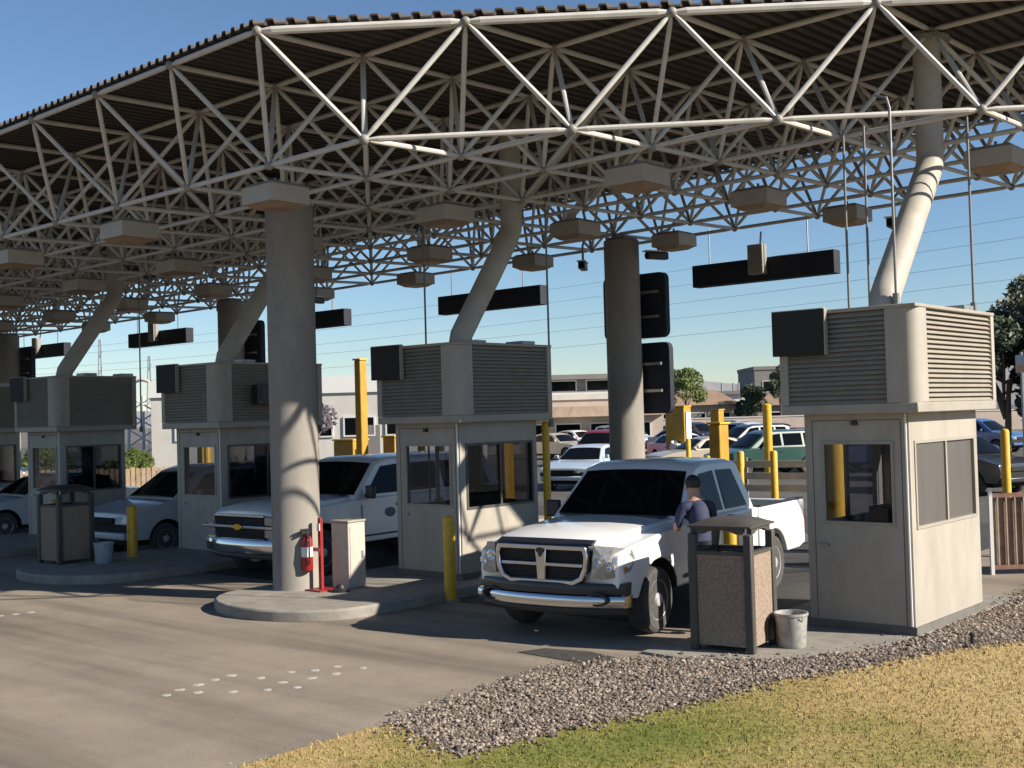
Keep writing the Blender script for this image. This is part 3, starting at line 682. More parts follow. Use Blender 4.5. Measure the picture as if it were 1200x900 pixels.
    mb = MB(); mb.box(-.95, .95, 4.80, 4.98, .50, .66); mb.build('rear_bumper', chrome_m, t, bevel=.03)
    mb = MB(); mb.box(-.6, .6, -.3, 4.4, .36, .50); mb.box(-.78, .78, -.06, .06, .32, .44); mb.box(-.78, .78, 3.5, 3.64, .32, .44); mb.build('chassis', well_m, t)
    # front bumper: swept section following the nose
    def bump(z0, z1, d0, d1, nm, mt, wd=.985, off=0):
        mb = MB(); K = 14; vs = []
        for i in range(K+1):
            u = -1+2*i/K; y = -1.03+.20*abs(u)**2.6+off
            for dy, z in ((d0, z0), (.008, z0+.012), (-.004, (z0+z1)/2), (.0, z1-.015), (.012, z1), (d1, z1)): vs.append((u*wd, y+dy, z))
        n = 6; fs = [(i*n+j, i*n+(j+1) % n, (i+1)*n+(j+1) % n, (i+1)*n+j) for i in range(K) for j in range(n)]
        fs = [f[::-1] for f in fs]+[tuple(range(n)), tuple(range(K*n+n-1, K*n-1, -1))]; mb.add(vs, fs); return mb.build(nm, mt, t, smooth=50)
    if style == 'cross':
        bump(.40, .535, .16, .18, 'front_bumper', chrome_m)
        bump(.537, .672, .14, .16, 'bumper_upper_band', M('bumper_dark_reflection', (.03, .032, .038), .3, var=.1), .975, .022)  # upper part of the chrome bumper; its dark reflection is put into the colour
        bump(.31, .405, .10, .10, 'air_dam', black_m, .93, .06)
        for s_ in (1, -1):
            mb = MB(); mb.lathe([(.115, 0), (.115, .02), (.085, .022), (.075, .0), (0, 0)], 18, Tm((s_*.70, -.905, .50)) @ Matrix.Rotation(R(90), 4, 'X') @ Matrix.Diagonal((1.25, .62, 2.6, 1))); mb.build('fog_lamp', [black_m], t)
        # grille with a cross
        def ring(poly, inset, y0, d, nm, mt):
            cx = sum(p[0] for p in poly)/len(poly); cz = sum(p[1] for p in poly)/len(poly); n = len(poly)
            inn = []
            for i in range(n):
                p0 = Vector(poly[i-1]); p1 = Vector(poly[i]); p2 = Vector(poly[(i+1) % n]); e1 = (p1-p0).normalized(); e2 = (p2-p1).normalized()
                n1 = Vector((-e1.y, e1.x)); n2 = Vector((-e2.y, e2.x)); b_ = (n1+n2).normalized(); inn.append(p1+b_*inset/max(.4, b_.dot(n1)))
            vs = [(p[0], y0, p[1]) for p in poly]+[(p[0], y0, p[1]) for p in inn]+[(p[0], y0+d, p[1]) for p in poly]+[(p[0], y0+d, p[1]) for p in inn]; fs = []
            for i in range(n): j = (i+1) % n; fs += [(i, j, n+j, n+i), (i, 2*n+i, 2*n+j, j), (n+i, n+j, 3*n+j, 3*n+i), (2*n+i, 3*n+i, 3*n+j, 2*n+j)]
            mb = MB().add(vs, fs); return mb.build(nm, mt, t, bevel=.012, smooth=40)
        gpoly_ = [(-.42, .645), (.42, .645), (.54, .70), (.60, .82), (.615, .98), (.585, 1.085), (-.585, 1.085), (-.615, .98), (-.60, .82), (-.54, .70)]
        ring(gpoly_, .055, -.99, .12, 'grille_surround', chrome_m)
        mb = MB(); mb.prism(gpoly_, Tm((0, -.90, 0)) @ XZ, .02); mb.build('grille_insert', well_m, t, smooth=0)
        for k in range(13):
            z = .70+k*.028
            mb = MB(); mb.box(-.55, .55, -.925, -.915, z, z+.007); mb.build('grille_bar', M('grille_dark', (.012, .012, .013), .5, var=.1), t, smooth=0)
        mb = MB(); mb.prism([(-.052, .66), (.052, .66), (.075, 1.075), (-.075, 1.075)], Tm((0, -.93, 0)) @ XZ, .055); mb.build('grille_cross_upright', chrome_m, t, bevel=.012)
        mb = MB(); mb.box(-.54, .54, -.98, -.935, .845, .888); mb.build('grille_cross_bar', chrome_m, t, bevel=.01)
        mb = MB(); mb.prism([(0, .945), (.022, .975), (.02, 1.0), (.045, .995), (.05, 1.03), (.03, 1.05), (0, 1.055), (-.03, 1.05), (-.05, 1.03), (-.045, .995), (-.02, 1.0), (-.022, .975)], Tm((0, -.986, 0)) @ XZ, .016); mb.build('horned_head_emblem', M('emblem_dark', (.05, .05, .06), .3, metal=.6, var=.1), t)
        mb = MB(); loft(mb, [(-.965, 1.09, 0), (-.97, 1.115, 0), (-.885, 1.15, 0), (-.855, 1.145, 0), (-.93, 1.09, 0)], (-1, -.5, 0, .5, 1), lambda s_, y, z: (s_*.63, y+.06*s_*s_, z-.01*s_*s_)); mb.build('bug_shield', M('smoke_shield', (.018, .022, .035), .12, var=.05), t, smooth=30)
        for s_ in (1, -1):
            fp = [(.635, -.955, .74), (.74, -.93, .72), (.90, -.85, .74), (.978, -.66, .80), (.972, -.54, .91), (.958, -.58, 1.02), (.86, -.80, 1.07), (.665, -.925, 1.085)]
            vs = [(s_*a, b, c) for a, b, c in fp]+[(s_*a*.93, b+.11, c) for a, b, c in fp]; n = 8
            fs = [tuple(range(n)), tuple(range(2*n-1, n-1, -1))]+[(i, n+i, n+(i+1) % n, (i+1) % n) for i in range(n)]
            ctr = (s_*.82, -.90, .90)
            vs2 = vs+[ctr]; fs2 = [(i, (i+1) % n, 2*n) for i in range(n)]+fs[1:]
            if s_ < 0: fs2 = [f[::-1] for f in fs2]
            mb = MB().add(vs2, fs2); h_ = mb.build('headlight', lens_m, t, smooth=25)
            for (a, b, c, q) in ((.71, -.925, .93, .062), (.84, -.895, .865, .05)):
                mb = MB(); mb.lathe([(q, 0), (q*1.05, .02), (q*.8, .024), (q*.3, .012), (0, .01)], 16, Tm((s_*a, b+.012, c)) @ Matrix.Rotation(R(90), 4, 'X')); mb.build('reflector', chrome_m, h_)
            mb = MB(); mb.box(s_*.938-.012, s_*.938+.012, -.76, -.68, .80, .85); mb.build('turn_lamp', orange_lamp, h_)
    else:
        bump(.44, .66, .10, .12, 'front_bumper', chrome_m); bump(.34, .445, .10, .10, 'air_dam', black_m, .93, .06)
        mb = MB(); mb.box(-.60, .60, -.93, -.87, .68, 1.02); mb.build('grille_insert', well_m, t)
        mb = MB(); mb.box(-.93, .93, -.965, -.925, .835, .885); mb.build('grille_bar', chrome_m, t, bevel=.012)
        mb = MB(); mb.box(-.62, .62, -.96, -.92, 1.02, 1.06); mb.box(-.62, .62, -.955, -.92, .66, .68); mb.build('grille_trim', chrome_m, t, bevel=.01)
        mb = MB(); mb.prism([(-.14, -.02), (-.06, -.02), (-.06, -.045), (.06, -.045), (.06, -.02), (.14, -.02), (.11, .025), (.055, .025), (.055, .045), (-.055, .045), (-.055, .025), (-.11, .025)], Tm((0, -.968, .86)) @ XZ, .014); mb.build('bow_tie_emblem', M('gold_emblem', (.60, .38, .07), .25, metal=.7, var=.05), t)
        for s_ in (1, -1):
            for z0, z1, mt_ in ((.895, 1.03, lens_m), (.70, .828, orange_lamp if False else lens_m)):
                mb = MB(); mb.add([(s_*.63, -.945, z0), (s_*.93, -.90, z0), (s_*.93, -.90, z1), (s_*.63, -.945, z1), (s_*.63, -.85, z0), (s_*.93, -.78, z0), (s_*.93, -.78, z1), (s_*.63, -.85, z1)],
                    [f if s_ > 0 else f[::-1] for f in ((0, 1, 2, 3), (7, 6, 5, 4), (0, 4, 5, 1), (1, 5, 6, 2), (2, 6, 7, 3), (3, 7, 4, 0))]); mb.build('headlight', mt_, t, bevel=.012)
        for s_ in (1, -1):
            mb = MB(); mb.prism([(.085*math.cos(2*math.pi*k/16)*1.5, .085*math.sin(2*math.pi*k/16)) for k in range(16)], Tm((s_*(hw(1, .92)+.001) if s_ > 0 else -hw(1, .92)-.001, 1.55, .93)) @ YZ @ Matrix.Diagonal((1, 1, s_*.006, 1)), 1); mb.build('oval_emblem', M('emblem_blue', (.02, .04, .12), .3, var=.05), t)
    mb = MB(); mb.box(-.72, .72, .62, .80, 1.262, 1.285); mb.build('wiper_cowl', black_m, t)
    return t
pickup('pickup_truck', 'white pickup truck with chrome cross grille stopped beside the right booth', 'pickup truck', (2.30, 2.90, 0), R(7), p_white, 'cross')
pickup('sport_utility_vehicle', 'white sport utility vehicle with black grille half hidden behind the front column', 'SUV', (-5.05, 4.15, 0), R(3), p_white, 'plain', suv=True)

def sedan(name, label, loc, rz, pm, kind='sedan', group=None, detail=True):
    t = thing(name, label, 'car', loc, rz, group); r = .32; wb = 2.7
    W = .90; yf = -.85; hw = hwf(W, yf); tall = kind == 'van'
    top = [(-.85, .62, 0), (-.80, .74, 0), (-.3, .86, 0), (.55, .95, 0), (1.6, .98, 0), (2.9, 1.0, 0), (3.55, .98, 0), (3.62, .60, 0), (3.5, .34, 1)] if not tall else [(-.85, .66, 0), (-.80, .84, 0), (-.3, .98, 0), (.35, 1.06, 0), (1.6, 1.08, 0), (3.5, 1.1, 0), (3.62, .9, 0), (3.62, .55, 0), (3.5, .36, 1)]
    out = [(-.78, .34, 1)]+top+[(wb+.41, .32, 1)]+arc_pts(wb, r, .385, .34)+[(wb-.41, .32, 1), (.41, .32, 1)]+arc_pts(0, r, .385, .34)
    mb = MB(); loft(mb, out, (-1, -.6, 0, .6, 1), lambda s_, y, z: (s_*hw(y, z+.15), y, z+(.03*(1-s_*s_) if z > .7 else 0))); mb.build('body', [pm, well_m], t, bevel=.05, seg=3, smooth=42)
    if tall:
        gp = [(.15, 1.02), (.95, 1.58), (1.3, 1.68), (3.1, 1.68), (3.45, 1.6), (3.6, 1.05)]
        wins = [[(.62, 1.12), (1.08, 1.52), (1.6, 1.57), (1.6, 1.12)], [(1.7, 1.12), (1.7, 1.57), (2.5, 1.57), (2.5, 1.12)], [(2.6, 1.12), (2.6, 1.57), (3.2, 1.55), (3.36, 1.12)]]
        greenhouse(t, gp, .84, .66, 1.04, 1.68, None, wins, ((.26, 1.1), (.9, 1.54)), ((3.58, 1.14), (3.47, 1.55)), paintm=pm)
    else:
        gp = [(.45, .92), (1.15, 1.36), (1.5, 1.43), (2.2, 1.43), (2.6, 1.36), (3.25, .96)]
        wins = [[(.88, 1.0), (1.28, 1.31), (1.7, 1.36), (1.7, 1.0)], [(1.78, 1.0), (1.78, 1.36), (2.25, 1.35), (2.65, 1.22), (2.9, 1.0)]]
        greenhouse(t, gp, .82, .60, .95, 1.43, None, wins, ((.56, .99), (1.11, 1.33)), ((3.13, 1.03), (2.65, 1.33)), paintm=pm)
    for y in (0, wb):
        for s_ in (1, -1): wheel(t, s_*(.88-.10), y, r, .2, s_)
    zl = .60 if not tall else .68
    for s_ in (1, -1):
        mb = MB(); mb.add([(s_*.50, -.875, zl), (s_*.80, -.80, zl), (s_*.80, -.78, zl+.12), (s_*.50, -.85, zl+.12), (s_*.50, -.7, zl), (s_*.80, -.66, zl), (s_*.80, -.66, zl+.12), (s_*.50, -.7, zl+.12)],
            [f if s_ > 0 else f[::-1] for f in ((0, 1, 2, 3), (7, 6, 5, 4), (0, 4, 5, 1), (1, 5, 6, 2), (2, 6, 7, 3), (3, 7, 4, 0))]); mb.build('headlight', lens_m, t)
        mb = MB(); mb.box(s_*.66-.14, s_*.66+.14, 3.56, 3.645, zl+.05, zl+.2); mb.build('tail_lamp', M('tail_red', (.3, .01, .01)), t)
        mb = MB(); mb.box(s_*.92-.07, s_*.92+.07, .72, .80, zl+.40, zl+.53); mb.build('mirror', pm, t, bevel=.02)
        mb = MB(); mb.box(s_*.905-.01, s_*.905+.01, 1.45, 1.6, zl+.20, zl+.23); mb.build('door_handle', black_m, t)
    mb = MB(); mb.box(-.42, .42, -.885, -.84, zl-.02, zl+.10); mb.build('grille', well_m, t, bevel=.01)
    mb = MB(); mb.box(-.8, .8, -.90, -.72, .36, .50); mb.build('front_bumper', pm if detail else black_m, t, bevel=.04, seg=3)
    mb = MB(); mb.box(-.7, .7, -.5, 3.3, .22, .36); mb.build('underside', well_m, t)
    return t
sedan('minivan', 'silver minivan in the shaded lane behind the left yellow bollard', (-10.2, 4.6, 0), R(2), p_silver, 'van')
sedan('sedan_car', 'pale sedan at the far left edge in the shaded lane', (-16.4, 4.4, 0), R(0), p_silver)
# parking lot cars
protoS = sedan('parked_sedan', 'pale blue parked car nearest the rear, between the middle booth and the column', (-13.3, 22.6, 0), R(15), p_light, 'sedan', 'cars in the parking lot')
protoV = sedan('parked_van', 'dark green parked van behind the bed of the white pickup', (-11.9, 30.6, 0), R(-30), p_green, 'van', 'cars in the parking lot')
lot = [(protoS, p_light, -10.3, 34.0, R(-25), p_blue, 'blue parked car left of the right booth'), (protoV, p_green, -22.6, 36.0, R(20), p_red, 'dark red parked van beside the pale building'),
    (protoS, p_light, -18.4, 38.5, R(60), p_white, 'white parked car right of the yellow scanner panel'), (protoV, p_green, -24.5, 56.0, R(80), p_silver, 'silver parked van in the row before the white kiosk'),
    (protoS, p_light, -28.2, 67.0, R(80), p_red, 'dark red parked car in the far row beside the right booth'), (protoV, p_green, -30.5, 59.5, R(80), p_dark, 'dark parked van in the row before the white kiosk'),
    (protoS, p_light, -33.5, 50.5, R(80), p_white, 'white parked car in front of the pale building'), (protoS, p_light, -29.0, 43.0, R(85), p_tan, 'tan parked car in front of the pale building'),
    (protoV, p_green, -.4, 25.0, R(70), p_dark, 'dark parked van seen to the right of the sunlit booth'), (protoS, p_light, -6.5, 40.0, R(75), p_dark, 'dark parked car farther off right of the sunlit booth'),
    (protoS, p_light, -20.3, 53.0, R(80), p_tan, 'tan parked car behind the right booth, far row'), 
    (protoS, p_light, -36.5, 14.5, R(85), p_dark, 'dark parked car seen between the left booths'), (protoS, p_light, -15.3, 31.5, R(-30), p_tan, 'tan parked car left of the dark green van'),
    (protoV, p_green, -46.5, 69.0, R(80), p_silver, 'silver parked van far off just right of the rear column'), (protoS, p_light, -42.0, 71.0, R(80), p_dark, 'dark parked car in the far row under the yellow green tree'),
    (protoS, p_light, -37.4, 68.2, R(80), p_white, 'white parked car in the far row before the tan house'), (protoV, p_green, -33.0, 69.5, R(80), p_tan, 'tan parked van in the far row before the white kiosk'),
    (protoS, p_light, -25.6, 50.4, R(78), p_blue, 'blue parked car in the middle row left of the dark green van'), (protoV, p_green, -20.6, 44.6, R(-28), p_dark, 'black parked van right of the slim scanner pillar'),
    (protoS, p_light, -16.0, 43.4, R(-28), p_silver, 'silver parked car behind the dark green van'), (protoV, p_green, -13.4, 39.4, R(-28), p_white, 'white parked van behind the blue parked car'),
    (protoS, p_light, -17.2, 49.0, R(78), p_red, 'dark red parked car in the middle row beside the right booth'), (protoV, p_green, -9.0, 52.0, R(78), p_blue, 'blue parked van under the tree at the right edge'),
    (protoV, p_green, -30.6, 51.5, R(78), p_light, 'pale blue parked van in the middle row behind the rear column'), (protoS, p_light, -2.9, 30.2, R(70), p_blue, 'blue parked car behind the dark van at the right edge')]
for src, pm0, x, y, rz, pm, lb in lot: dup(src, None, (x, y, 0), rz, lb, {pm0: pm})

# ------------------------------------------------------------------ officer at the driver's window
def person(loc, rz):
    # faces local -X (towards the truck)
    J = {'pel': (0, 0, .96, .132), 'wai': (-.02, 0, 1.08, .12), 'che': (-.08, 0, 1.28, .138), 'upc': (-.13, 0, 1.40, .105), 'nek': (-.17, 0, 1.49, .058), 'hd0': (-.215, 0, 1.57, .075), 'hd1': (-.235, 0, 1.645, .095), 'hd2': (-.225, 0, 1.715, .078), 'nos': (-.335, 0, 1.625, .016),
        'shL': (-.12, .19, 1.41, .068), 'elL': (-.22, .24, 1.17, .046), 'wrL': (-.43, .12, 1.21, .031), 'shR': (-.12, -.19, 1.41, .068), 'elR': (-.17, -.245, 1.15, .046), 'wrR': (-.38, -.13, 1.18, .031),
        'hpL': (0, .10, .90, .11), 'knL': (-.03, .11, .50, .07), 'anL': (.03, .12, .10, .048), 'toL': (-.15, .14, .045, .042), 'hpR': (0, -.10, .90, .11), 'knR': (.0, -.11, .50, .07), 'anR': (.06, -.12, .10, .048), 'toR': (-.12, -.15, .045, .042)}
    E_ = [('pel', 'wai'), ('wai', 'che'), ('che', 'upc'), ('upc', 'nek'), ('nek', 'hd0'), ('hd0', 'hd1'), ('hd1', 'hd2'), ('hd1', 'nos'), ('upc', 'shL'), ('shL', 'elL'), ('elL', 'wrL'), ('upc', 'shR'), ('shR', 'elR'), ('elR', 'wrR'), ('pel', 'hpL'), ('hpL', 'knL'), ('knL', 'anL'), ('anL', 'toL'), ('pel', 'hpR'), ('hpR', 'knR'), ('knR', 'anR'), ('anR', 'toR')]
    for sd_, s_ in (('L', 1), ('R', -1)):
        wx, wy, wz, _ = J['wr'+sd_]; ex, ey, ez, _ = J['el'+sd_]; d = Vector((wx-ex, wy-ey, wz-ez)).normalized(); sidev = Vector((0, 0, 1)).cross(d).normalized(); dn = d.cross(sidev)
        pm_ = Vector((wx, wy, wz))+d*.07; J['pa'+sd_] = (*pm_, .030); E_.append(('wr'+sd_, 'pa'+sd_))
        for k, (o, l) in enumerate(((-.030, .075), (-.010, .088), (.010, .084), (.030, .068))):
            a = pm_+sidev*o+d*.03; b = a+d*l*.5+dn*.008; c = b+d*l*.4+dn*.03
            for nm, p, q in (('f%d%s' % (k, sd_), a, .0105), ('g%d%s' % (k, sd_), b, .0095), ('h%d%s' % (k, sd_), c, .0085)): J[nm] = (*p, q)
            E_ += [('pa'+sd_, 'f%d%s' % (k, sd_)), ('f%d%s' % (k, sd_), 'g%d%s' % (k, sd_)), ('g%d%s' % (k, sd_), 'h%d%s' % (k, sd_))]
        a = Vector((wx, wy, wz))+d*.03+sidev*(-.035*s_); b = a+d*.045-sidev*.02*s_
        J['t0'+sd_] = (*a, .012); J['t1'+sd_] = (*b, .010); E_ += [('wr'+sd_, 't0'+sd_), ('t0'+sd_, 't1'+sd_)]
    ks = list(J); me = bpy.data.meshes.new('body_cage'); me.from_pydata([J[k][:3] for k in ks], [(ks.index(a), ks.index(b)) for a, b in E_], [])
    o = bpy.data.objects.new('body_cage', me); C.objects.link(o)
    sk = o.modifiers.new('skin', 'SKIN'); sub = o.modifiers.new('sub', 'SUBSURF'); sub.levels = sub.render_levels = 2
    for i, k in enumerate(ks):
        v = me.skin_vertices[0].data[i]; rr = J[k][3]
        v.radius = (rr, rr)
        if k == 'pel': v.use_root = True
        if k in ('che', 'upc', 'wai', 'pel'): v.radius = (rr*1.15, rr*.80) if False else (rr, rr)
    dg = bpy.context.evaluated_depsgraph_get(); ev = o.evaluated_get(dg); bm_ = bpy.data.meshes.new_from_object(ev)
    bpy.data.objects.remove(o)
    for mt in (shirt_m, trouser_m, skin_m, M('boot_leather', (.01, .009, .008), .4, var=.2)): bm_.materials.append(mt)
    for p in bm_.polygons:
        c = p.center
        if c.z < .13: k = 3
        elif c.z < .98 and c.x > -.17: k = 1
        elif c.z > 1.475 : k = 2
        elif (abs(c.y) > .14 and c.z < 1.23 and c.x < -.13): k = 2
        else: k = 0
        p.material_index = k; p.use_smooth = True
    t = thing('person', 'person in dark navy shirt and trousers leaning at the driver window of the white pickup', 'person', loc, rz)
    body = bpy.data.objects.new('body', bm_); C.objects.link(body); body.parent = t
    hm = MB(); hm.ball((-.212, 0, 1.668), .099, 16, 12, (1.0, .92, 1.0)); hv = []
    hair = hm.mesh('hair', hair_m); b2 = bmesh.new(); b2.from_mesh(hair)
    bmesh.ops.delete(b2, geom=[v for v in b2.verts if v.co.z < 1.615 or (v.co.x < -.25 and v.co.z < 1.725)], context='VERTS'); b2.to_mesh(hair); b2.free()
    link('hair', hair, t)
    for s_ in (1, -1):
        MB().ball((-.215, s_*.092, 1.625), .022, 8, 6, (.9, .45, 1.3)).build('ear', skin_m, t)
        MB().ball((-.318, s_*.034, 1.655), .011, 8, 6).build('eye', M('eye_dark', (.02, .015, .01), .2, var=0), t)
    MB().box(-.325, -.30, -.024, .024, 1.578, 1.584).build('mouth', M('lips', (.28, .12, .10), .5, var=0), t)
    mb = MB(); mb.lathe([(.152, 0), (.152, .04), (.148, .042)], 20, Tm((0, 0, .985)) @ Matrix.Diagonal((1, 1.02, 1, 1))); mb.build('belt', black_m, t)
person((3.70, 3.30, .035), R(-32))

# ------------------------------------------------------------------ waste bins, buckets, bollards, extinguisher, cabinet
agg_m = M('aggregate_panel', (.24, .18, .135), .9, var=.4, vs=38, bump=.6, bs=70)
frame_m = M('bin_frame', (0.0562, 0.051, 0.045), .6, var=.15, vs=8)
def bin_(loc, rz, label, hole=True):
    t = thing('waste_bin', label, 'bin', loc, rz, 'square waste bins'); h = .31; H = 1.0
    for sx in (-1, 1):
        for sy in (-1, 1):
            mb = MB(); mb.box(sx*h-.045, sx*h+.045, sy*h-.045, sy*h+.045, 0, 1.22); mb.build('corner_post', frame_m, t, bevel=.015)
    for k in range(4):
        mb = MB(); mb.box(-h+.047, h-.047, -h-.02, -h+.03, .06, H); mb.build('aggregate_panel', agg_m, t, rot=(0, 0, R(90*k)), smooth=0)
        # arched apron over the opening
        pts = [(-h+.047, 1.22), (-h+.047, 1.30), (h-.047, 1.30), (h-.047, 1.22)]+[((h-.047)*math.cos(R(a)), 1.12+.14*math.sin(R(a))) for a in range(45, 136, 15)]
        mb = MB(); mb.prism(pts[::-1], Tm((0, -h+.03, 0)) @ XZ, .05); mb.build('bonnet_apron', frame_m, t, rot=(0, 0, R(90*k)), smooth=30)
        mb = MB(); mb.box(-h+.047, h-.047, -h-.03, -h+.04, H+.002, H+.035); mb.build('sill', frame_m, t, rot=(0, 0, R(90*k)), smooth=0)
    mb = MB(); n = 12; vs = []
    for i in range(n+1):
        for j in range(n+1):
            u, v = -1+2*i/n, -1+2*j/n; vs.append((u*.352, v*.352, 1.303+.07*(1-u**4)*(1-v**4)))
    q = len(vs); vs += [(x, y, 1.285) for x, y, z in vs]; fs = []
    for i in range(n):
        for j in range(n): a = i*(n+1)+j; fs += [(a, a+n+1, a+n+2, a+1), (q+a, q+a+1, q+a+n+2, q+a+n+1)]
    for i in range(n):
        for (a, b) in ((i*(n+1), (i+1)*(n+1)), ((i+1)*(n+1)+n, i*(n+1)+n), (i+1, i), (n*(n+1)+i, n*(n+1)+i+1)): fs.append((b, a, q+a, q+b))
    mb.add(vs, fs); mb.build('bonnet', frame_m, t, smooth=40)
    mb = MB(); mb.lathe([(.24, .05), (.26, .98), (.25, .98), (.23, .08), (0, .07)], 18); mb.build('liner', black_m, t)
    if hole:
        pts = [(-.085, .07), (.085, .07), (.085, .24)]+[(.085*math.cos(R(a)), .24+.085*math.sin(R(a))) for a in range(20, 180, 20)]+[(-.085, .24)]
        mb = MB(); mb.prism(pts, Tm((h+.028, .12, 0)) @ Matrix.Rotation(R(90), 4, 'Z') @ XZ, .02); mb.build('latch_cover', black_m, t, smooth=30)
    return t
bin_((4.42, 2.72, .03), R(8), 'square aggregate waste bin beside the white pickup at the gravel edge')
bin_((-8.95, 2.35, .15), R(3), 'square aggregate waste bin in shade at left, before the dark booth', False)
def bucket(loc, label, mt):
    t = thing('bucket', label, 'bucket', loc, 0, 'plastic buckets')
    mb = MB(); mb.lathe([(0, .012), (.135, .012), (.138, 0), (.145, .01), (.168, .33), (.180, .335), (.180, .36), (.165, .36), (.160, .33), (.136, .03), (0, .025)], 24); mb.build('shell', mt, t, smooth=40)
    mb = MB(); mb.tube([(.175*math.cos(R(a)), .175*math.sin(R(a))*.35-.09, .34-.12*math.sin(R(a))) for a in range(0, 181, 15)], .005, 6); mb.build('bail', gal_m, t)
bucket((4.93, 3.02, .03), 'dirty translucent plastic bucket beside the near waste bin', M('bucket_grey', (.30, .29, .27), .5, var=.35, vs=12))
bucket((-8.15, 2.62, .15), 'pale grey bucket beside the shaded waste bin at left', M('bucket_blue', (.30, .34, .38), .5, var=.15, vs=8))
def bollard(x, y, h, label, r=.085, z=0, dirty=True):
    t = thing('bollard', label, 'bollard', (x, y, z), 0, 'yellow bollards')
    mb = MB(); mb.lathe([(r, 0), (r, h-.05), (r*.8, h-.015), (r*.4, h), (0, h+.004)], 20); mb.build('post', yellow_m, t, smooth=40)
    mb = MB(); mb.lathe([(r+.045, 0), (r+.045, .02), (r+.004, .03)], 20); mb.build('collar', kerb_m, t)
bollard(-.46, 3.42, 1.18, 'yellow bollard in front of the middle booth, half in sun')
bollard(-.94, 6.17, 2.28, 'tall yellow post at the right rear of the middle booth', .06, .15)
bollard(-8.35, 3.30, .95, 'yellow bollard in shade beside the left waste bin', .09, .15)
bollard(-12.35, 3.9, .9, 'yellow bollard in shade behind the left waste bin', .08, .15)
bollard(3.86, 3.66, 1.3, 'yellow bollard seen over the near waste bin', .09, .03)
# red stand with fire extinguisher
t = thing('extinguisher_stand', 'red post stand beside the front concrete column', 'stand', (-2.10, 2.50, .15))
mb = MB(); mb.box(-.03, .03, -.025, .025, 0, 1.02); mb.build('post', red_m, t, bevel=.006)
mb = MB(); mb.box(-.16, .16, -.16, .16, 0, .02); mb.build('foot', red_m, t)
mb = MB(); mb.box(-.028, .028, -.04, -.027, .84, .94); mb.build('sign_plate', white_m, t)
mb = MB(); mb.box(-.12, .03, -.05, -.032, .55, .60); mb.build('bracket', red_m, t)
t = thing('fire_extinguisher', 'red fire extinguisher hanging on the red stand by the front column', 'extinguisher', (-2.23, 2.36, .43))
mb = MB(); mb.lathe([(0, 0), (.07, .004), (.082, .02), (.082, .42), (.06, .475), (.025, .50), (.025, .53), (0, .53)], 20); mb.build('cylinder', red_m, t, smooth=40)
mb = MB(); mb.box(-.02, .02, -.10, .04, .53, .56); mb.box(-.015, .015, -.11, .05, .575, .595); mb.build('handle', black_m, t)
mb = MB(); mb.tube([(.03, -.02, .53), (.10, -.04, .46), (.11, -.05, .25), (.10, -.04, .10)], .012, 8); mb.build('hose', black_m, t)
mb = MB(); mb.lathe([(.0832, 0), (.0832, .14)], 20, Tm((0, 0, .2))); mb.build('label_band', white_m, t)
t = thing('utility_cabinet', 'pale concrete utility cabinet on the kerb behind the extinguisher stand', 'cabinet', (-2.0, 2.93, .15), R(4))
mb = MB(); mb.box(-.17, .17, -.17, .17, 0, .93); mb.build('case', M('cabinet_paint', (0.42, 0.375, 0.3225), .7, var=.1, vs=5), t, bevel=.012)
mb = MB(); mb.box(-.185, .185, -.185, .185, .932, .965); mb.build('lid', trim_m, t, bevel=.01)
mb = MB(); mb.box(.172, .178, -.14, .14, .06, .88); mb.build('door', M('cabinet_paint', (.5, .5, .5)), t)
mb = MB(); mb.box(.179, .192, .08, .11, .42, .52); mb.build('lock', gal_m, t)
t = thing('rubber_block', 'small dark rubber block on the kerb at the foot of the cabinet', 'block', (-1.75, 2.55, .15))
mb = MB(); mb.lathe([(.13, 0), (.13, .03), (.08, .05), (.05, .1), (0, .11)], 14); mb.build('block', black_m, t)
t = thing('sprinkler', 'small black sprinkler head at the lawn edge', 'sprinkler', (6.42, 4.12, .016))
mb = MB(); mb.lathe([(.022, 0), (.022, .10), (.03, .105), (.03, .13), (.02, .14), (0, .142)], 12); mb.build('head', black_m, t)
# barrier fence at the right of the sunlit booth
t = thing('barrier_fence', 'low brown barred barrier beyond the sunlit booth at the right edge', 'fence', (4.8, 9.42, 0), R(42))
mb = MB(); mb.box(0, .05, -.025, .025, 0, 1.28); mb.build('post', white_m, t)
for z in (.08, 1.14):
    mb = MB(); mb.box(.052, 3.2, -.02, .02, z, z+.06); mb.build('rail', M('rust_paint', (.20, .10, .07), .7, var=.3, vs=8), t)
mb = MB(); mb.box(0, .018, -.018, .018, .142, 1.138); bm2 = mb.mesh('bar', M('bar_paint', (0.336, 0.264, 0.208), .6, var=.2))
for k in range(24): link('bar', bm2, t, (.12+.13*k, 0, 0))
mb = MB(); mb.box(.08, 3.18, .03, .045, .14, 1.13); mb.build('backing_sheet', M('rust_sheet', (.21, .135, .095), .8, var=.3, vs=6), t)
bollard(4.35, 11.6, 2.1, 'tall yellow post beyond the barred barrier at the right edge', .07)

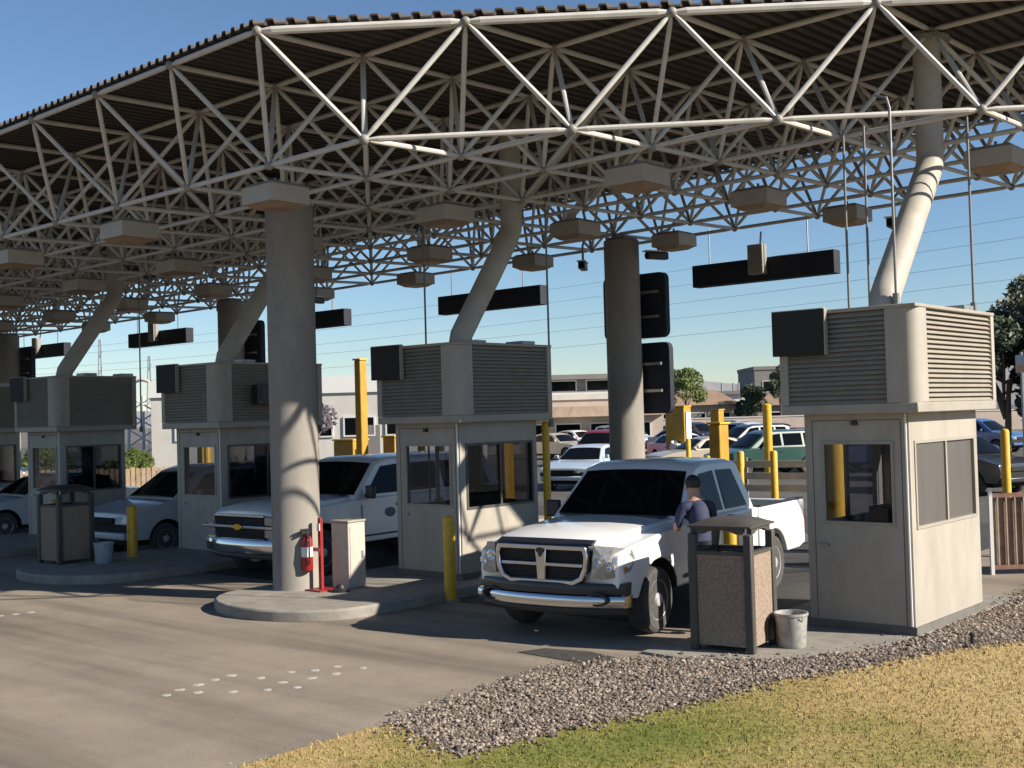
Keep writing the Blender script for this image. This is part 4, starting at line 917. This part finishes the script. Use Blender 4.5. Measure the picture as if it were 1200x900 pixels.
# ------------------------------------------------------------------ scanner portals and fence posts behind the lanes
def portal(x, y, w, d, h, label, rz=0):
    t = thing('scanner_pillar', label, 'pillar', (x, y, 0), rz, 'yellow scanner pillars')
    mb = MB(); mb.box(-w/2, w/2, -d/2, d/2, .3, h); mb.build('housing', yellowd_m, t, bevel=.03)
    mb = MB(); mb.box(-w/2-.08, w/2+.08, -d/2-.08, d/2+.08, 0, .3); mb.build('plinth', kerb_m, t, bevel=.02)
    if w > .8:
        mb = MB(); mb.box(w/2+.002, w/2+.06, -d*.35, d*.35, .5, h-.25); mb.build('white_face', white_m, t)
    mb = MB(); mb.box(-w/2-.03, w/2+.03, -d/2-.03, d/2+.03, h+.002, h+.05); mb.build('cap', yellow_m, t)
portal(-14.75, 14.6, .26, .26, 4.25, 'tall narrow yellow scanner pillar left of the middle booth')
portal(-13.9, 15.1, .5, .5, 2.0, 'short yellow scanner pillar behind the middle booth')
portal(-16.4, 15.6, .9, .6, 1.9, 'squat yellow scanner cabinet between front column and tall pillar')
portal(-19.5, 38.6, 1.05, .6, 2.7, 'broad yellow scanner panel right of the rear column')
portal(-17.2, 38.3, .45, .45, 2.5, 'slim yellow scanner pillar behind the cab of the white pickup')
portal(-3.4, 15.5, .3, .4, 2.2, 'yellow scanner pillar seen through the right booth window')
portal(-9.6, 15.0, .3, .4, 2.2, 'yellow scanner pillar seen through the middle booth window')
portal(-22.0, 14.2, .3, .4, 2.3, 'yellow scanner pillar seen through the shaded booth window')
for k, (x, y, h) in enumerate(((-12.6, 28.6, 1.5), (-10.1, 30.0, 2.7), (-3.95, 17.4, 1.5), (-3.2, 17.7, 1.5), (-4.7, 17.1, 1.4))):
    bollard(x, y, h, ['short yellow post behind the tail of the white pickup, leftmost', 'tall orange yellow post above the bed of the white pickup', 'yellow post over the pickup bed, middle of three', 'yellow post over the pickup bed, nearest the right booth', 'yellow post over the pickup bed, leftmost of three'][k], .09 if h < 2 else .16)
bollard(1.62, 11.0, 2.5, 'stout yellow post seen through the front window of the right booth', .17)
bollard(-8.66, 11.0, 2.0, 'slim yellow post seen through the middle booth window, left of two', .09, .15)
bollard(-8.22, 11.2, 2.1, 'slim yellow post seen through the middle booth window, right of two', .09, .15)
bollard(-20.1, 13.0, 1.9, 'slim yellow post seen through the shaded booth window', .10, .15)
t = thing('cable_barrier', 'low pale barrier of boards behind the bed of the white pickup', 'barrier', (-4.3, 18.2, 0), R(10))
for k in range(3):
    mb = MB(); mb.box(-1.8, 1.8, -.03, .03, .45+.3*k, .62+.3*k); mb.build('board', M('board_paint', (.48, .43, .35), .7, var=.2, vs=4), t)
for x in (-1.7, 0, 1.7):
    mb = MB(); mb.box(x-.05, x+.05, .032, .12, 0, 1.3); mb.build('post', gal_m, t)
# wooden fence at the left
t = thing('wood_fence', 'sunlit pale wooden picket fence seen between the left booths', 'fence', (-33.0, 15.2, 0), R(52))
mb = MB(); mb.box(-.08, .08, -.012, .012, .05, .85); pk = mb.mesh('picket', M('picket_wood', (0.375, 0.27, 0.18), .8, var=.25, vs=3))
for k in range(60): link('picket', pk, t, (-6+.2*k, 0, random.uniform(-.04, .04)))
for z in (.2, .62):
    mb = MB(); mb.box(-6.1, 6.1, .014, .06, z, z+.09); mb.build('rail', M('picket_wood', (.5, .5, .5)), t)

# ------------------------------------------------------------------ buildings
def windows(t, x0, x1, n, z0, z1, y, fr=white_m):
    w_ = (x1-x0)/n
    for k in range(n):
        a, b = x0+w_*(k+.12), x0+w_*(k+.88)
        mb = MB()
        for q in ((a, b, z0, z0+.08), (a, b, z1-.08, z1), (a, a+.08, z0+.08, z1-.08), (b-.08, b, z0+.08, z1-.08)): mb.box(q[0], q[1], y-.08, y-.003, q[2], q[3])
        f = mb.build('window', fr, t, smooth=0)
        mb = MB(); mb.box(a+.08, b-.08, y-.04, y-.004, z0+.08, z1-.08); mb.build('pane', glass_car, f, smooth=0)
stw = M('stucco_white', (0.528, 0.504, 0.456), .9, var=.08, vs=1.5); stp = M('stucco_pink', (0.45, 0.3675, 0.3075), .9, var=.1, vs=1.2); stt = M('stucco_tan', (0.3375, 0.2625, 0.195), .9, var=.12, vs=1.2); stg = M('stucco_grey', (0.18, 0.1688, 0.1575), .9, var=.1, vs=.8)
t = thing('warehouse', 'long white flat roofed warehouse behind the front column', 'building', (-39.0, 33.0, 0), R(41))
mb = MB(); mb.box(-9, 9, 0, 9, 0, 4.5); mb.build('wall', stw, t)
mb = MB(); mb.box(-9.1, 9.1, -.12, 9.1, 4.0, 4.9); mb.build('parapet', M('white_parapet', (0.663, 0.6545, 0.629), .8, var=.04), t)
windows(t, -8, 8, 7, 1.6, 2.7, 0); mb = MB(); mb.box(2.2, 3.4, -.06, -.003, 0, 2.2); mb.build('door', stg, t)
t = thing('office_building', 'pale pink two storey building with dark upper windows left of the rear column', 'building', (-35.0, 52.5, 0), R(41))
mb = MB(); mb.box(-7, 4.5, 0, 8, 0, 3.4); mb.build('wall', stp, t)
mb = MB(); mb.box(-6.8, 4.6, -.1, 8, 3.403, 3.75); mb.build('parapet', stw, t)
mb = MB(); mb.box(-5.5, 4.55, -1.2, -.02, 2.3, 2.95); mb.build('awning', M('awning_tan', (.40, .30, .22), .8, var=.15, vs=2), t)
mb = MB(); mb.box(-5.5, 4.4, 2.5, 8, 3.753, 4.0); mb.build('upper_wall', stw, t); windows(t, -5.5, 4.4, 4, 3.95, 4.75, 2.6, stw)
mb = MB(); mb.box(-5.4, 4.3, 2.62, 8, 4.0, 4.75); mb.build('upper_storey', stg, t)
mb = MB(); mb.box(-5.9, 4.9, 1.9, 8.4, 4.78, 5.1); mb.build('roof', stg, t); windows(t, -5, 4, 4, .9, 1.9, 0)
def house(x, y, rz, w, d, h, rh, label, mt, roofc):
    t = thing('house', label, 'house', (x, y, 0), rz)
    mb = MB(); mb.box(-w, w, 0, d, 0, h); mb.build('wall', mt, t); e = .5
    mb = MB(); mb.add([(-w-e, -e, h), (w+e, -e, h), (w+e, d+e, h), (-w-e, d+e, h), (-w*.6, d/2, h+rh), (w*.6, d/2, h+rh)], [(0, 1, 5, 4), (1, 2, 5), (2, 3, 4, 5), (3, 0, 4), (0, 3, 2, 1)]); mb.build('roof', roofc, t, smooth=0)
    windows(t, -w+.4, w-.4, 3, h*.4, h*.75, 0); mb = MB(); mb.box(-.5, .5, -.07, -.003, 0, h*.7); mb.build('door', stg, t)
rfm = M('roof_tile', (0.2475, 0.165, 0.1125), .9, var=.2, vs=2)
house(-54.5, 96, R(40), 4.2, 7, 3.0, 1.6, 'tan house with hipped roof left of the white kiosk', stt, rfm)
house(-66, 92, R(40), 4.5, 7, 2.8, 1.5, 'tan house with hipped roof behind the rear column', stp, rfm)
house(-48.5, 108, R(40), 5, 7, 2.8, 1.3, 'low house right of the white kiosk', stg, rfm)
t = thing('kiosk', 'small white kiosk with dark flat roof among the houses', 'kiosk', (-58.4, 110, 0), R(40))
mb = MB(); mb.box(-1.5, 1.5, 0, 3, 0, 4.2); mb.build('wall', M('white_parapet', (.7, .7, .7)), t)
mb = MB(); mb.box(-1.9, 1.9, -.4, 3.4, 4.203, 4.6); mb.build('roof', stg, t); windows(t, -1.2, 1.2, 2, 2.2, 3.3, 0)
for x in (-1.0, .3, .9):
    mb = MB(); mb.cyl((x, 1, 4.6), (x, 1, 5.5), .12, n=8); mb.build('vent', gal_m, t)
t = thing('grey_building', 'plain grey block building beside the top of the right booth', 'building', (-62.0, 128, 0), R(40))
mb = MB(); mb.box(-3.2, 8, 0, 12, 0, 7.6); mb.build('wall', stg, t)
mb = MB(); mb.box(-3.3, 8.1, -.1, 12.1, 7.4, 7.85); mb.build('parapet', stg, t); windows(t, -2.5, 7, 4, 4.5, 6, 0); windows(t, -2.5, 7, 4, 1.5, 3, 0)
t = thing('boundary_wall', 'long low tan wall behind the parked cars', 'wall', (-45, 84, 0), R(40))
mb = MB(); mb.box(-30, 34, 0, .25, 0, 1.7); mb.build('panel', stp, t)
mb = MB(); mb.box(-30.1, 34.1, -.05, .3, 1.703, 1.8); mb.build('coping', stw, t)
# pale steel trestle at the left
t = thing('steel_trestle', 'pale lattice steel trestle seen between the left booths', 'tower', (-51.3, 30.4, 0), R(30))
for x in (-.9, .9):
    for y in (-.9, .9): MB().cyl((x, y, 0), (x*.9, y*.9, 4.3), .09, n=8).build('leg', white_m, t)
pth = [(-.9*math.cos(R(a)), -.85, 4.3+.9*math.sin(R(a))) for a in range(0, 181, 20)]
mb = MB(); mb.tube([(p[0], -.85, p[2]) for p in pth], .1, 8); mb.build('arch', M('trestle_pink', (.60, .42, .36), .7, var=.1), t)
for k in range(4):
    for s_ in (-1, 1): MB().cyl((-.88*s_, -.88, .3+k), (.88*s_, -.88, 1.3+k), .05, n=6).build('brace', white_m, t)
# far hills
mb = MB(); K = 60; vs = []
for i in range(K+1):
    a = R(20)+R(150)*i/K; d = 900; h = 10+26*abs(math.sin(i*.37)+.6*math.sin(i*.91+1))*.8
    vs += [(d*math.cos(a), d*math.sin(a), -2), ((d+60)*math.cos(a), (d+60)*math.sin(a), h), ((d+200)*math.cos(a), (d+200)*math.sin(a), -2)]
mb.add(vs, [f for i in range(K) for f in ((i*3, i*3+3, i*3+4, i*3+1), (i*3+1, i*3+4, i*3+5, i*3+2))]); tag(mb.build('hills', M('hill_scrub', (.22, .22, .23), .95, var=.15, vs=.02), smooth=0), kind='structure')

# ------------------------------------------------------------------ trees
def leaf_mat(name, c0, c1):
    def f(N, L, b):
        g = N.new('ShaderNodeNewGeometry')
        L.new(ramp(N, L, g.outputs['Random Per Island'], [(0, c0), (1, c1)]), b.inputs['Base Color']); b.inputs['Roughness'].default_value = .6
    return node_mat(name, f)
lf_grey = leaf_mat('leaf_grey_green', (.035, .05, .025), (.12, .125, .07)); lf_green = leaf_mat('leaf_green', (.05, .085, .02), (.16, .19, .05)); lf_yel = leaf_mat('leaf_yellow', (.16, .15, .04), (.32, .26, .08)); lf_dk = leaf_mat('leaf_dark', (.02, .035, .018), (.06, .08, .035)); lf_pur = leaf_mat('leaf_purple', (.12, .10, .13), (.28, .25, .28))
def tree(name, x, y, h, rad, lf, label, n=5000, ls=.16, seed=1, trunk=.1, sq=1.0):
    rg = random.Random(seed); t = thing(name, label, 'tree', (x, y, 0))
    mb = MB(); zc = h-rad*sq; mb.tube([(0, 0, 0), (rg.uniform(-.1, .1), .05, zc*.5), (rg.uniform(-.2, .2), 0, zc)], [trunk, trunk*.75, trunk*.45], 9)
    cl = []
    for k in range(16):
        a = rg.uniform(0, 6.283); e = rg.uniform(-.5, 1.3); d = rad*rg.uniform(.45, .88)
        p = Vector((d*math.cos(a)*math.cos(e), d*math.sin(a)*math.cos(e), zc+d*math.sin(e)*sq)); cl.append((p, rad*rg.uniform(.20, .40)))
        mb.tube([(0, 0, zc*rg.uniform(.55, 1)), (p.x*.5, p.y*.5, (p.z+zc)/2), p], [trunk*.4, trunk*.25, trunk*.08], 5)
    mb.build('trunk', bark_m, t)
    mb = MB()
    for _ in range(n):
        p, r_ = cl[rg.randrange(len(cl))]
        while True:
            v = Vector((rg.uniform(-1, 1), rg.uniform(-1, 1), rg.uniform(-1, 1)))
            if .1 < v.length < 1: break
        v = v.normalized()*(v.length**.45); q = p+v*r_; a = Vector((rg.gauss(0, 1), rg.gauss(0, 1), rg.gauss(0, 1))).normalized(); b_ = a.orthogonal().normalized(); s_ = ls*rg.uniform(.6, 1.3)
        mb.add([q-a*s_, q+b_*s_*.45, q+a*s_, q-b_*s_*.45], [(0, 1, 2, 3)])
    mb.build('crown', lf, t, smooth=0)
tree('eucalyptus_tree', -2.5, 38.6, 8.3, 3.3, lf_grey, 'tall grey green tree at the right edge behind the sunlit booth', 14000, .15, 1, .25, 1.35)
tree('dark_shrub_tree', -3.9, 36.6, 6.0, 1.9, lf_dk, 'dark dense tree directly behind the right edge of the sunlit booth', 8000, .13, 2, .16, 1.4)
tree('yellow_tree', -43.6, 77.0, 6.2, 2.0, lf_green, 'yellow green tree right of the black column boards', 3500, .16, 3)
tree('autumn_tree', -45.6, 76.0, 5.4, 1.6, lf_yel, 'straw coloured tree beside the yellow green tree', 3000, .16, 4)
tree('round_tree', -49.5, 98.5, 4.8, 1.9, lf_dk, 'small dark round tree left of the grey building', 3000, .18, 5)
tree('slim_tree', -46.0, 98.0, 6.8, 1.4, lf_grey, 'slim grey green tree in front of the grey building', 3000, .17, 6, .14, 1.6)
tree('jacaranda_tree', -34.2, 29.0, 3.8, 1.7, lf_pur, 'purplish grey small tree in front of the white warehouse', 4000, .12, 7)
tree('green_bush_tree', -35.5, 19.6, 1.75, 1.1, lf_green, 'green bushy tree above the picket fence between the left booths', 4500, .12, 8)
tree('green_hedge_tree', -38.5, 17.0, 1.9, 1.2, lf_green, 'green bushy tree behind the far left booth', 3500, .12, 9)
# ------------------------------------------------------------------ utility poles and cables, masts, small sign
def upole(x, y, h, label):
    t = thing('utility_pole', label, 'pole', (x, y, 0), 0, 'utility poles')
    mb = MB(); mb.cyl((0, 0, 0), (0, 0, h), .16, .11, n=12); mb.build('shaft', bark_m, t)
    for z in (h-.5, h-1.6): MB().box(-1.2, 1.2, -.06, .06, z, z+.12, T=Tm((0, 0, 0), 'Z', R(60))).build('crossarm', bark_m, t)
upole(-101, 40.2, 10.2, 'wooden utility pole far off at the left end of the cables'); upole(2.6, 58.4, 14.5, 'wooden utility pole beyond the right edge carrying the cables')
for i in range(5):
    a = Vector((-101, 40.2+.3*(i % 2), 6.3+.72*i+(.35 if i % 2 else 0))); b = Vector((2.6, 58.4+.3*(i % 2), 8.6+1.12*i)); pts = []
    for k in range(25): f = k/24; p = a.lerp(b, f); p.z -= 1.6*4*f*(1-f)*.6; pts.append(p-a)
    mb = MB(); mb.tube(pts, .010, 5); tag(mb.build('overhead_cable', M('cable_grey', (.24, .25, .27), .6, var=0), None, a), 'thin overhead cable crossing the sky, %s from the bottom' % ORD[i], 'cable', 'overhead cables')
for k, (x, y, h) in enumerate(((-126, 70, 13.5), (-118, 72, 11.0))):
    t = thing('radio_mast', ['taller', 'shorter'][k]+' thin distant radio mast above the left booths', 'mast', (x, y, 0), 0, 'distant radio masts')
    for a in (0, 120, 240): MB().cyl((.5*math.cos(R(a)), .5*math.sin(R(a)), 0), (.12*math.cos(R(a)), .12*math.sin(R(a)), h), .07, n=5).build('leg', gal_m, t)
    for z in range(1, int(h), 2): MB().cyl((-.4, 0, z), (.4, 0, z+1), .04, n=5).build('brace', gal_m, t)
t = thing('street_sign', 'small white and orange sign on a post before the right edge tree', 'sign', (-2.1, 33.0, 0), R(-30))
MB().cyl((0, 0, 0), (0, 0, 4.2), .05, n=8).build('post', gal_m, t); MB().box(-.22, .22, -.06, -.052, 3.5, 4.1).build('panel', M('sign_face', (.45, .44, .42), .6, var=.1), t); MB().box(-.16, .16, -.066, -.061, 3.55, 3.75).build('band', orange_lamp, t)
